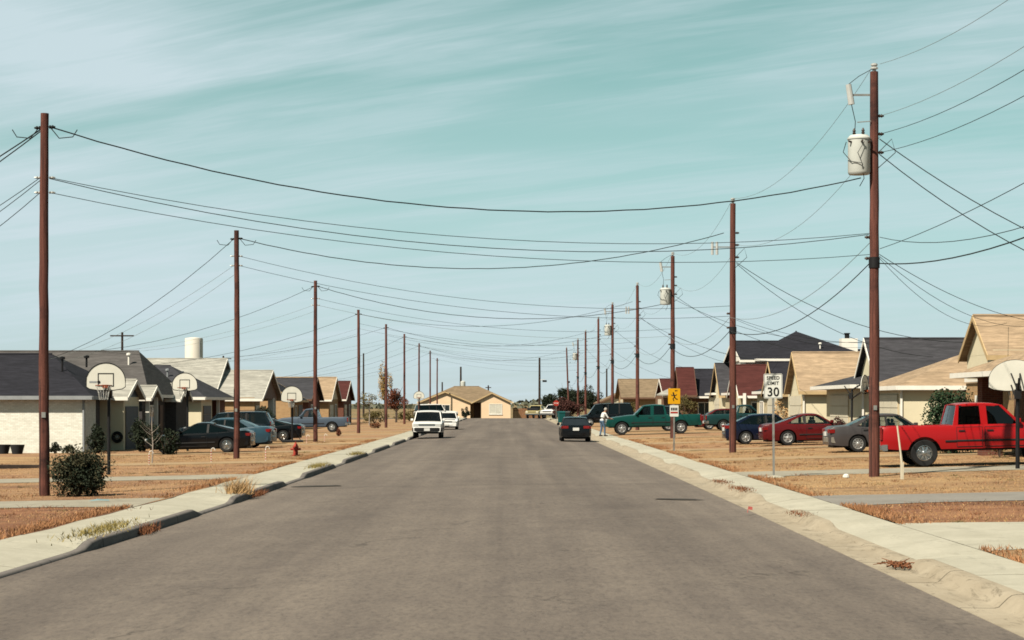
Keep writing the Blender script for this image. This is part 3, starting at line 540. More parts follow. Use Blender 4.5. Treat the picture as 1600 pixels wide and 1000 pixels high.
def right_houses():
    zr_ = 0.25
    # R0: tan roofed house by the red pickup
    p = house('brick_house', 'tan shingle house behind the red pickup with high street gable', 22, 76, GR)
    wall(p, 17.9, 30, 62, 80.2, zr_ - .4, 2.78, 'brick_tan'); wall(p, 15.45, 26, 80.4, 87.4, zr_ - .4, 2.70, 'siding_cream')
    MB().box(15.95, 16.65, 69.0, 69.7, zr_ - .3, 2.86).build('porch_pier', 'brick_red', p); MB().box(17.76, 17.895, 66, 72, zr_ - .1, 2.7).build('porch_back', 'brick_brown', p)
    opening(p, 'window', (17.9, 75.6, 1.5), 1.7, 1.3, '-x'); front_door(p, 17.9, 78, zr_, -1, 'trim_white'); garage_door(p, 15.45, 81.2, 86.6, zr_ - .05, 2.15, -1)
    gable(p, 17.2, 30, 72.7, 76.9, 3.85, 5.2, 'X', 'shingle_tan', 'siding_cream', oh=.25, rk=.25, fmat='trim_tan'); wall(p, 17.2, 30, 72.75, 76.85, 2.9, 3.9, 'siding_cream')
    hip(p, 15.75, 30, 60.5, 70.6, 3.02, 4.3, 'shingle_tan', oh=.42, ridge=(18.6, 27)); hip(p, 18.3, 30, 70.8, 79.6, 2.98, 4.4, 'shingle_tan', oh=.45, ridge=(21, 27)); hip(p, 15.45, 27, 80.4, 87.4, 2.68, 4.3, 'shingle_tan', oh=.26, ridge=(19.4, 24))
    # R1: grey roof
    p = house('brick_house', 'house with grey gabled roof and cream walls beyond the tan garage', 22, 99, GR)
    wall(p, 16.2, 30, 93.4, 104.4, zr_ - .4, 2.80, 'siding_cream'); opening(p, 'window', (17.25, 93.4, 1.95), 0.95, 1.15, '-y', 'garage_grey', 'trim_tan'); garage_door(p, 16.2, 97.5, 103, zr_, 2.15, -1)
    gable(p, 17.0, 30, 93.6, 99.6, 2.95, 5.05, 'X', 'shingle_slate', 'siding_cream', oh=.4, rk=.25, fmat='trim_white')
    hip(p, 16.0, 22, 93.2, 104.6, 2.84, 3.9, 'shingle_slate', oh=.5, ridge=(19.0, 19.6))
    # R2: tan roof, cream garage
    p = house('brick_house', 'tan gabled house with blank cream garage wall beside the speed sign', 21, 113, GR)
    wall(p, 15.5, 28, 107.4, 113.6, zr_ - .4, 2.72, 'siding_cream'); wall(p, 17.4, 28, 113.6, 118.4, zr_ - .4, 2.70, 'brick_tan'); garage_door(p, 15.5, 108.3, 112.8, zr_, 2.15, -1); opening(p, 'window', (17.4, 116, 1.5), 1.6, 1.3, '-x')
    gable(p, 15.5, 28, 107.4, 112.6, 2.82, 4.72, 'X', 'shingle_tan', 'siding_cream', oh=.28, rk=.3, fmat='trim_tan'); gable(p, 17.2, 28, 112, 118.6, 2.8, 4.3, 'X', 'shingle_tan', 'brick_tan', oh=.4, rk=.3)
    # R3: charcoal slope with tan rake
    p = house('brick_house', 'charcoal roofed house with tan gable boards behind the blue hatchback', 21, 126, GR)
    wall(p, 16.0, 28, 121.4, 132, zr_ - .4, 2.72, 'brick_cream'); garage_door(p, 16.0, 122.4, 126.4, zr_, 2.15, -1); opening(p, 'window', (16.0, 129.4, 1.5), 1.7, 1.3, '-x'); opening(p, 'window', (17.6, 121.4, 1.5), 1.0, 1.1, '-y')
    gable(p, 16.0, 28, 121.4, 126.8, 2.82, 4.5, 'X', 'shingle_charcoal', 'brick_cream', oh=.45, rk=.3, fmat='trim_tan'); hip(p, 16.2, 28, 126, 132, 2.74, 4.0, 'shingle_charcoal')
    # R4: dark red roof
    p = house('brick_house', 'cream house with dark red roof behind the dark green pickup', 22, 149, GR)
    wall(p, 16.4, 28, 144.2, 155, zr_ - .4, 2.74, 'brick_cream'); opening(p, 'window', (17.6, 144.2, 1.5), 1.1, 1.2, '-y'); garage_door(p, 16.4, 146, 150, zr_, 2.15, -1); post(p, 16.5, 143.4, zr_, 2.7, w=.1)
    gable(p, 16.4, 28, 144.2, 150.6, 2.84, 4.75, 'X', 'shingle_red', 'brick_cream', oh=.55, rk=.3); hip(p, 16.6, 28, 149.5, 155, 2.76, 4.0, 'shingle_red')
    # R5: grey roof with white garage
    p = house('brick_house', 'grey gabled house with white garage wall, sixth on the right', 22, 164, GR)
    wall(p, 16.6, 28, 159, 170, zr_ - .4, 2.8, 'siding_cream'); opening(p, 'window', (18.2, 159, 1.5), 1.1, 1.2, '-y'); garage_door(p, 16.6, 161, 165, zr_, 2.15, -1)
    gable(p, 16.6, 28, 159, 165.4, 2.9, 5.15, 'X', 'shingle_slate', 'siding_cream', oh=.45, rk=.3, fmat='trim_tan'); hip(p, 16.8, 28, 164.5, 170, 2.82, 4.2, 'shingle_slate')
    # R6: red brick gable and charcoal slope
    p = house('brick_house', 'red brick house with steep dark red front gable behind the yellow sign', 20, 188, GR)
    wall(p, 15.6, 19.2, 182, 192, zr_ - .4, 2.7, 'brick_brown'); wall(p, 19.2, 27, 181.4, 192, zr_ - .4, 2.72, 'siding_cream'); opening(p, 'window', (17.4, 182, 1.5), 1.2, 1.2, '-y')
    gable(p, 15.6, 27, 181.6, 192, 2.78, 5.1, 'X', 'shingle_charcoal', 'brick_red', oh=.4, rk=.32); gable(p, 15.2, 16.4, 180.8, 187, 2.85, 5.2, 'X', 'shingle_red', 'brick_red', oh=.2, rk=.2, fmat='trim_brown')
    # R7: pale porch roof, brown brick
    p = house('brick_house', 'brown brick house with pale porch roof and red brown ridge', 20, 203, GR)
    wall(p, 14.9, 26, 198, 208, zr_ - .4, 2.75, 'brick_brown'); garage_door(p, 14.9, 200, 204, zr_, 2.15, -1); gable(p, 15.2, 26, 198, 208, 2.8, 4.4, 'X', 'shingle_red', 'brick_brown', oh=.3, rk=.3)
    sheet('porch_roof', [(14.2, 196.9, 2.85), (19, 196.9, 2.85), (19, 200.2, 3.72), (16.2, 200.2, 3.72)], [(0, 1, 2, 3)], .12, 'shingle_pale', p)
    # R8, R9
    p = house('brick_house', 'brown roofed house far along the right side behind the green pickup', 17, 222, GR)
    wall(p, 12.2, 26, 217, 228, zr_ - .4, 2.7, 'brick_tan'); garage_door(p, 12.2, 219, 223, zr_, 2.15, -1); gable(p, 12.2, 26, 217, 228, 2.75, 4.6, 'X', 'shingle_brown', 'brick_tan', fmat='trim_brown')
    p = house('brick_house', 'cream gable house with dark brown rake boards, last on the right', 14, 246, GR)
    wall(p, 10.9, 20, 241, 252, zr_ - .4, 2.2, 'siding_cream'); opening(p, 'window', (13, 241, 1.2), 1.2, 1.1, '-y'); gable(p, 10.9, 20, 241, 252, 2.25, 4.3, 'Y', 'shingle_brown', 'siding_cream', fmat='trim_brown')
    # two-storey house one street back
    p = house('tall_house', 'large two storey house with charcoal hipped roof towering behind the tan gables', 26, 156, GR)
    wall(p, 18.9, 26.2, 150.2, 164, 0, 5.3, 'trim_white'); gable(p, 17.4, 22, 151.4, 162.5, 5.3, 6.75, 'X', 'shingle_charcoal', 'trim_white', ends=(1, 0)); hip(p, 18.6, 26.6, 150.4, 164, 5.25, 7.5, 'shingle_charcoal', ridge=(22.0, 22.1))
    wall(p, 17.5, 18.9, 151.4, 162.5, 0, 5.28, 'trim_white'); wall(p, 26.2, 32, 152, 162.5, 0, 4.6, 'trim_white'); gable(p, 25, 32, 152, 162.5, 4.6, 6.1, 'X', 'shingle_charcoal', 'trim_white', ends=(0, 1))
    MB().box(24.9, 26.1, 153.2, 154.4, 5.0, 6.85).build('chimney', 'trim_white', p); MB().lathe([(.18, 0), (.18, .35), (.24, .36), (.24, .42)], 10, (25.4, 153.8, 6.85)).build('chimney_pot', 'metal_black', p)
    opening(p, 'window', (20.5, 150.2, 4.2), 1.2, 1.2, '-y')
    vent(p, 23.2, 152.6, 6.0, 'trim_white', .5)

def end_house():
    p = thing('end_house', 'peach house with twin front gables and brown roof closing the street', 'house', (-6.5, 302, -0.14), 0, None, base=True)
    z0 = -0.4
    wall(p, -12.9, -5.6, 297.5, 311, z0, 2.2, 'siding_peach'); wall(p, -5.6, -4.0, 299.5, 311, z0, 2.2, 'brick_tan'); wall(p, -4.0, 0.25, 296.5, 311, z0, 2.2, 'siding_peach')
    gable(p, -12.9, -5.6, 297.5, 306, 2.25, 3.72, 'Y', 'shingle_brown', 'siding_peach', oh=.35, rk=.3, fmat='trim_tan'); gable(p, -5.1, 0.25, 296.5, 305, 2.25, 3.55, 'Y', 'shingle_brown', 'siding_peach', oh=.35, rk=.3, fmat='trim_tan')
    hip(p, -12.9, 0.25, 298.5, 311, 2.2, 4.5, 'shingle_brown', ridge=(-8.2, -4.4))
    opening(p, 'window', (-1.9, 296.5, 1.15), 1.9, 1.5, '-y', 'blind', bars=1); d = MB().box(-5.1, -4.2, 299.44, 299.5, z0 + .3, 2.0).build('door', 'door_brown', p)
    opening(p, 'window', (-9.3, 297.5, 1.2), 1.5, 1.2, '-y')
def downspout(root, x, y, z0, z1, mat='trim_white'): MB().box(x - .04, x + .04, y - .035, y + .035, z0, z1).build('downspout', mat, root)
left_houses(); right_houses(); end_house()
for o in list(bpy.data.objects):
    lab = o.get('label', '')
    if lab.startswith('tan shingle house'): downspout(o, 15.40, 80.36, .2, 2.6); downspout(o, 17.80, 80.36, .2, 2.6)
    elif lab.startswith('charcoal roofed house with a white'): downspout(o, -19.10, 91.95, -.3, 2.2, 'trim_grey')
    elif lab.startswith('tan gabled house with blank'): downspout(o, 15.46, 107.34, .2, 2.7)
    elif lab.startswith('house with grey gabled'): downspout(o, 16.14, 93.34, .2, 2.7)

# ---------------------------------------------------------------- utility poles and wires
ORD = ['nearest', 'second', 'third', 'fourth', 'fifth', 'sixth', 'seventh', 'eighth', 'ninth', 'tenth']
LP = [(wx(70, 45.3), 45.3), (wx(369.5, 75.6), 75.6), (-10.25, 108.6), (-10.25, 139.6), (-10.25, 171), (-10.25, 201), (-10.25, 234), (-10.25, 267), (-10.3, 295)]
LTOP = [8.41, 8.38, 8.5, 8.37, 8.6, 8.8, 8.85, 8.85, 8.5]
RP = [(wx(1366, 53.2), 53.2), (wx(1145, 80), 80.0), (wx(1051, 112.5), 112.5), (wx(996, 145), 145), (wx(957, 178), 178), (wx(935, 208), 208), (wx(915, 243), 243), (wx(903, 270), 270), (wx(889, 300), 300)]
RTOP = [wz(112, 53.2), wz(318, 80), wz(400, 112.5), wz(446, 145), wz(476, 178), wz(498, 208), wz(518, 243), wz(531, 270), wz(544, 300)]
def transformer(p, x, y, z, h=1.0, r=0.28):
    """round tank hung on the street side of the shaft"""
    t = MB().lathe([(r * .9, 0), (r * .96, 0.03), (r, .06), (r, h * .86), (r * 1.06, h * .865), (r * 1.06, h * .90), (r, h * .905), (r * .8, h * .97), (0.03, h)], 20, (x, y, z)).build('transformer', 'transformer_grey', p, True)
    for dx, dy in ((-.13, -.02), (.08, -.14)):
        b = MB().lathe([(.03, 0), (.05, .03), (.03, .06), (.05, .09), (.03, .12), (.045, .15), (.015, .22)], 10, (x + dx, y + dy, z + h * .93)).build('bushing', 'insulator_brown', None, True); b.parent = t; b.data.transform(Matrix.Translation(-Vector(p['_base'])))
    for a in (-2.5, -1.5, -.75):
        b = MB().tube([(x + r * .9 * math.cos(a), y + r * .9 * math.sin(a), z + h * .78), (x + (r + .09) * math.cos(a), y + (r + .09) * math.sin(a), z + h * .80)], [.03, .024], 8).build('terminal', 'insulator_brown', None); b.parent = t; b.data.transform(Matrix.Translation(-Vector(p['_base'])))
    MB().tube([(x - r - .05, y - .05, z + h * .80), (x - r - .13, y - .05, z + h * .55), (x - r + .05, y - r * .8, z + h * .30), (x + .02, y - r - .06, z + h * .25), (x + .1, y - r * .6, z - .12), (x + .02, y, z - .3)], .011, 5).build('lead_wire', 'wire_black', p)
    MB().tube([(x + .08, y - r - .04, z + h * .78), (x - .1, y - r - .1, z + h * .5), (x, y - r - .05, z + h * .3)], .010, 5).build('lead_wire', 'wire_black', p)
    return t
def pole(x, y, top, side, idx, lean=0.0):
    g = 'utility poles along the left side' if side < 0 else 'utility poles along the right side'
    lab = f'{ORD[idx]} red brown wooden utility pole on the {"left" if side < 0 else "right"} of the street'
    if idx == 0: lab = 'nearest tall wooden pole on the left, beside the dark bush' if side < 0 else 'nearest tall wooden pole on the right, carrying a large grey transformer can'
    z0 = lawn_z(x); p = thing('utility_pole', lab, 'utility pole', (x, y, z0), 0, g, base=True)
    r0, r1 = (0.118, 0.088) if side < 0 else (0.142, 0.105)
    rp = random.Random(idx * 7 + side); sw = rp.uniform(-.03, .03) if side < 0 else 0.0
    pts = [(x + lean * (i / 16) + sw * math.sin(math.pi * i / 16) + rp.uniform(-.006, .006), y + rp.uniform(-.006, .006), z0 - .3 + (top - z0 + .3) * i / 16) for i in range(17)]
    MB().tube(pts, [(r0 + (r1 - r0) * i / 16) * rp.uniform(.975, 1.025) for i in range(17)], 14).build('shaft', 'pole_wood', p, True, 60)
    xt = x + lean; near = idx < 5
    if idx < 3: MB().box(x - .045, x + .045, y - r0 - .012, y - r0 * .7, z0 + 1.75, z0 + 1.87).build('number_tag', 'metal_galv', p); MB().tube([(x - r0 * .72, y - r0 * .75, z0), (x - r0 * .70 + lean * .5, y - r0 * .70, z0 + 2.6)], .009, 5).build('ground_wire', 'wire_black', p)
    def clampon(zc, dx, mat='insulator_brown', r=.045, nm='insulator'):
        MB().lathe([(r * .5, 0), (r, .02), (r * .6, .05), (r, .08), (r * .6, .11), (r * .4, .14)] if dx > 0 else [(r * .5, 0), (r, -.02), (r * .6, -.05), (r, -.08), (r * .6, -.11), (r * .4, -.14)], 8, (x + math.copysign(r1 * 1.05, dx), y, zc), 'X').build(nm, mat, p, True)
    if side < 0:
        clampon(top - .3, 1, 'wire_black'); clampon(top - .32, -1, 'wire_black')
        if idx < 3:
            # spliced service loops either side of the head
            for s in (-1, 1): MB().tube([(x + s * .1, y, top - .28), (x + s * .32, y, top - .55), (x + s * .62, y, top - .52), (x + s * .72, y, top - .36)], .012, 5).build('service_loop', 'wire_black', p)
            for zc in ((top - 1.42, top - 1.75) if idx == 0 else (top - .95, top - 1.3)): clampon(zc, 1, 'metal_galv', .03, 'clamp'); clampon(zc, -1, 'metal_galv', .03, 'clamp')
        return p
    MB().lathe([(.05, 0), (.05, .06), (.10, .07), (.10, .11), (.05, .13), (.09, .16), (.09, .20), (.04, .22)], 10, (xt, y, top)).build('top_insulator', 'porcelain', p, True)
    for zc in (top - 1.15, top - 1.62, top - 2.1): clampon(zc, 1, r=.05)
    for zc in (top - 4.3, top - 4.85): clampon(zc, -1, r=.05)
    MB().lathe([(r0 * 1.02, 0), (r0 * 1.02, .28)], 12, (x, y, top - 5.1)).build('cable_band', 'metal_black', p, True)
    if idx in (0, 2, 4, 7):
        h = 1.05 if idx == 0 else .95; tx = x - r1 - .30
        transformer(p, tx, y - .06, top - 2.68, h, .29)
        MB().box(x - r1 - .12, x - r1 * .3, y - .05, y + .05, top - 2.2, top - 2.1).build('hanger_bracket', 'metal_galv', p); MB().box(x - r1 - .12, x - r1 * .3, y - .05, y + .05, top - 2.0, top - 1.9).build('hanger_bracket', 'metal_galv', p)
        # fuse cutout on its arm, leads down to the can
        MB().box(x - .62, x - r1 * .5, y - .025, y + .025, top - .63, top - .58).build('cutout_arm', 'metal_galv', p)
        c = MB().tube([(x - .68, y - .05, top - .34), (x - .60, y - .05, top - .86)], [.075, .085], 10).build('fuse_cutout', 'porcelain', p, True)
        MB().tube([(x - .60, y - .05, top - .86), (x - .50, y - .05, top - 1.3), (x - .52, y - .05, top - 1.72)], .011, 5).build('lead_wire', 'wire_black', p)
        MB().tube([(x - .68, y - .05, top - .34), (x - .4, y - .02, top - .12), (x, y, top + .1)], .009, 5).build('lead_wire', 'wire_black', p)
        MB().tube([(x - .1, y - .1, top - 1.3), (x - .45, y - .05, top - 1.32)], .014, 5).build('cutout_arm', 'metal_galv', p)
    elif idx in (1, 3):
        MB().box(x - .80, x - r1 * .5, y - .02, y + .02, top - 1.72, top - 1.68).build('cutout_arm', 'metal_galv', p)
        for dx in (.62, .80): MB().tube([(x - dx, y, top - 1.5), (x - dx, y, top - 2.0)], [.05, .055], 8).build('fuse_cutout', 'porcelain', p, True)
    if near: MB().tube([(x + r1, y - .03, top - 2.1), (x + .45, y - .02, top - 1.75), (x + .55, y, top - 2.1), (x + r1, y, top - 2.5)], .011, 5).build('drip_loop', 'wire_black', p)
    return p
for i, ((x, y), t) in enumerate(zip(LP, LTOP)): pole(x, y, t, -1, i)
for i, ((x, y), t) in enumerate(zip(RP, RTOP)): pole(x, y, t, 1, i, lean={8: -.35}.get(i, 0))

def wire(p0, p1, sag, r, label, group, mat='wire_black', n=18, twist=0.0, name='overhead_wire'):
    p0, p1 = Vector(p0), Vector(p1); mid = tuple((p0 + p1) / 2); pts = []
    for i in range(n + 1):
        t = i / n; p = p0.lerp(p1, t); p.z -= 4 * sag * t * (1 - t)
        if twist and 0 < i < n: p.z += twist * math.sin(i * 2.4)
        pts.append(p)
    m = MB(); m.tube(pts, r * .86, 5); m.v = [tuple(Vector(q) - Vector(mid)) for q in m.v]
    o = m.build(name, mat, None, True, 80); o.location = mid
    return tag(o, label, 'wire', group)
GW = 'wires slung across the street'; GD = 'service drops to the houses'; GA = 'wires running along the right row of poles'
def lz(i, d): return LTOP[i] - d
# crossings: triplex service from each left head to the right row, and two thin lines below it
for i in range(8):
    (lx_, ly), (rx_, ry) = LP[i], RP[i]; o = ORD[i]; rt = 2.5 if i == 0 else (1.15 if i % 2 else 2.6)
    s = 1.33 if i == 0 else 1.25
    wire((lx_ + .12, ly, lz(i, .30)), (rx_ - .35, ry, wz(278, 53.2) if i == 0 else RTOP[i] - rt), s, .018 if i < 3 else .014, f'thick sagging service cable crossing the street from the {o} left pole', GW, n=40, twist=.006 if i < 3 else 0)
    wire((lx_ + .1, ly, lz(i, 1.42 if i == 0 else .95)), (rx_ - .12, ry, RTOP[i] - (4.2 if i == 0 else 4.0)), .75, .009, f'upper thin line crossing the street from the {o} left pole', GW)
    if i < 6: wire((lx_ + .1, ly, lz(i, 1.75 if i == 0 else 1.3)), (rx_ - .12, ry, RTOP[i] - (4.75 if i == 0 else 4.4)), .72, .009, f'lower thin line crossing the street from the {o} left pole', GW, 'wire_black' if i < 2 else 'wire_alu')  # farther lines take the paler wire, distance haze put into their colour
    if i == 0: wire((lx_ + .1, ly, lz(i, 1.44)), (rx_ - .12, ry + .1, RTOP[i] - 4.22), .95, .011, 'slack middle line crossing the street from the nearest left pole', GW)
# drops on the left: pole head to the ridge of the next house
drops_l = [(1, (-21.5, 95.5, 4.05)), (2, (-23, 113, 4.86)), (3, (-22.8, 128.4, 4.36)), (4, (-24, 154.2, 5.3)), (5, (-22, 189.5, 4.25)), (6, (-21, 205.5, 4.55)), (7, (-20, 223.5, 4.45))]
for i, e in drops_l:
    (x, y) = LP[i]; o = ORD[i]
    wire((x - .1, y, lz(i, .32)), e, .55, .013, f'twisted service drop from the {o} left pole to a roof', GD, twist=.005)
    wire((x - .1, y, lz(i, 1.3)), (e[0] - .5, e[1] + .4, e[2] - .1), .5, .007, f'thin phone drop from the {o} left pole to a roof', GD, 'wire_alu')
    if i < 5: wire((x - .1, y, lz(i, 1.65)), (e[0] + .6, e[1] + .2, e[2] - .12), .45, .007, f'lower phone drop from the {o} left pole to a roof', GD, 'wire_alu')
x, y = LP[0]
OFF_L = (-19.5, 50, 4.6)
for k, (dz, r, nm) in enumerate(((.36, .018, 'upper twisted'), (.40, .016, 'second twisted'), (1.42, .010, 'upper thin'), (1.48, .010, 'middle thin'), (1.75, .010, 'lowest thin'))):
    wire((x - .1, y, lz(0, dz)), (OFF_L[0] + .2 * k, OFF_L[1] + .35 * k, OFF_L[2] - .12 * k), .35 + .1 * k, r, f'{nm} drop leaving the nearest left pole towards the left edge', GD)
# right row: along the poles
X0, Y0 = 9.7, 22.0
def rz(i, d): return RTOP[i] - d
spans = [('top primary line', -.2, .007, .9, 'wire_alu'), ('neutral line', 1.62, .007, .9, 'wire_alu'), ('heavy black telephone cable', 4.98, .016, .75, 'wire_black'), ('thin cable line', 4.45, .009, .7, 'wire_alu')]
for k in range(8):
    for nm, d, r, s, mat in spans:
        if k > 4 and 'thin' in nm: continue
        a, b = RP[k], RP[k + 1]; dx = -.12 if d > 3 else (.0 if d < 0 else .2)
        wire((a[0] + dx, a[1], rz(k, d)), (b[0] + dx, b[1], rz(k + 1, d)), s, r, f'{nm} between the {ORD[k]} and {ORD[k + 1]} right poles', GA, mat)
p0 = thing('utility_pole', 'wooden pole carrying the lines out at the right edge', 'utility pole', (X0, Y0, lawn_z(X0)), 0, 'utility poles along the right side', base=True)
MB().tube([(X0, Y0, -.2), (X0, Y0, 10.3)], [.14, .10], 14).build('shaft', 'pole_wood', p0, True, 60)
for nm, d, z1, r, s, mat in (('top primary', -.2, 10.2, .007, .75, 'wire_alu'), ('second', 1.15, 9.1, .007, .6, 'wire_alu'), ('third', 1.62, 8.7, .009, .6, 'wire_black'), ('fourth', 2.1, 8.2, .009, .6, 'wire_black'),
                         ('slack upper cable', 4.3, 6.2, .010, .95, 'wire_black'), ('straight middle', 4.6, 7.0, .010, .35, 'wire_black'), ('heavy telephone', 4.98, 6.1, .018, .75, 'wire_black')):
    wire((RP[0][0] + .15, RP[0][1], rz(0, d)), (X0, Y0, z1), s, r, f'{nm} line from the transformer pole to the right edge', GA, mat)
# right drops
dr = [(0, 1.75, (19.5, 49.5, 4.2), .9, .019, 'upper thick'), (0, 2.15, (19.2, 50.5, 4.0), 1.0, .019, 'lower thick'), (0, 4.75, (18.6, 70.5, 4.75), .35, .013, 'upper phone'), (0, 4.8, (18.2, 72.0, 4.7), .5, .011, 'lower phone'), (0, 4.85, (18.0, 74.0, 4.9), .7, .010, 'thin phone'),
      (1, 2.3, (18.5, 80.6, 4.4), .85, .018, 'upper thick'), (1, 2.35, (17.4, 84, 3.9), .8, .016, 'lower thick'), (1, 4.5, (18.6, 99, 5.0), .4, .011, 'upper phone'), (1, 4.55, (18.2, 98, 4.8), .5, .010, 'lower phone'),
      (2, 2.2, (17.6, 113, 4.75), .7, .017, 'thick'), (2, 4.4, (17.5, 126, 4.5), .4, .010, 'phone'), (2, 2.4, (18, 98.9, 5.0), .8, .016, 'backward thick'), (3, 2.2, (17.5, 149.5, 4.7), .7, .016, 'thick'), (3, 2.3, (17.5, 126.7, 4.5), .7, .016, 'backward thick'), (4, 2.2, (17.5, 186.5, 5.0), .7, .015, 'thick'), (5, 2.2, (17, 203, 4.3), .7, .015, 'thick'), (6, 2.2, (14, 222, 4.5), .6, .015, 'thick')]
for i, d, e, s, r, nm in dr: wire((RP[i][0] + .14, RP[i][1], rz(i, d)), e, s, r * .8, f'{nm} drop from the {ORD[i]} right pole to the houses', GD)
# off-frame houses that take the near drops
for nm, x0_, x1_, y0_, y1_, lab in (('brick_house', -29, -19.0, 45.5, 54.5, 'low grey roofed house just outside the left edge'), ('brick_house', 18.6, 28, 44, 54, 'low tan roofed house just outside the right edge')):
    p = house(nm, lab, (x0_ + x1_) / 2, y0_, GL if x0_ < 0 else GR); wall(p, x0_, x1_, y0_, y1_, -.4, 2.6, 'brick_tan'); hip(p, x0_, x1_, y0_, y1_, 2.6, 4.3, 'shingle_slate' if x0_ < 0 else 'shingle_tan')
    mx = x1_ - .4 if x0_ < 0 else x0_ + .7; MB().tube([(mx, 50, 2.5), (mx, 50, 4.75)], .04, 8).build('service_mast', 'metal_galv', p)

# distant poles over the roofs
def far_pole(px, py_top, Y, arm, label, tr=False):
    x = wx(px, Y); t = wz(py_top, Y); p = thing('utility_pole', label, 'utility pole', (x, Y, -.5), 0, 'distant utility poles', base=True)
    MB().tube([(x, Y, -.6), (x, Y, t)], [.20, .14], 8).build('shaft', 'timber', p)
    if arm: MB().box(x - arm, x + arm, Y - .18, Y - .06, t - .55, t - .38).build('crossarm', 'timber', p)
    if tr: MB().lathe([(.36, 0), (.4, .1), (.4, 1.0), (.1, 1.15)], 10, (x + .35, Y - .3, t - 3.4)).build('transformer', 'transformer_grey', p, True)
far_pole(191, 519, 260, 1.5, 'distant pole with a crossarm above the charcoal roofs on the left'); far_pole(349, 556, 330, 1.3, 'distant dark crossarm pole right of the white water tank')
far_pole(720, 573, 330, 0, 'distant pole with a transformer above the peach house', True); far_pole(691, 597, 420, 0, 'short distant pole left of the peach house ridge'); far_pole(763, 602, 420, .6, 'short distant pole right of the peach house ridge')
far_pole(843, 559, 312, 0, 'distant pole with a street light arm right of the peach house'); far_pole(568, 552, 400, 0, 'thin distant pole behind the fourth left pole'); far_pole(948, 576, 400, 0, 'thin distant pole between the right row poles'); far_pole(859, 617, 420, 0, 'tiny distant pole right of the street light')
x = wx(843, 311.6); sl = thing('street_light', 'street light arm on the distant pole right of the peach house', 'street light', (x, 311.6, wz(595, 311.6)), 0, None, base=True)
MB().tube([(x + .1, 311.6, wz(594, 311.6)), (x + .8, 311.6, wz(593, 311.6))], .04, 6).build('arm', 'metal_galv', sl); MB().box(x + .45, x + 1.1, 311.45, 311.75, wz(597, 311.6), wz(594, 311.6)).build('lamp_head', 'metal_black', sl)

# white water tank on the skyline
Y = 620; x = wx(303, Y); t = thing('water_tank', 'tall white cylindrical water tank on the left skyline', 'water tank', (x, Y, -.6), 0, None, base=True); r = 14 * Y / F
MB().lathe([(r, -.6), (r, wz(530, Y)), (r * .97, wz(529, Y) + .1), (r * .5, wz(527.5, Y)), (.3, wz(527, Y))], 40, (x, Y, 0)).build('shell', 'tank_white', t, True)
MB().tube([(x + r * .75, Y - r * .75, 0), (x + r * .75, Y - r * .75, wz(529, Y))], .12, 5).build('ladder', 'trim_grey', t)

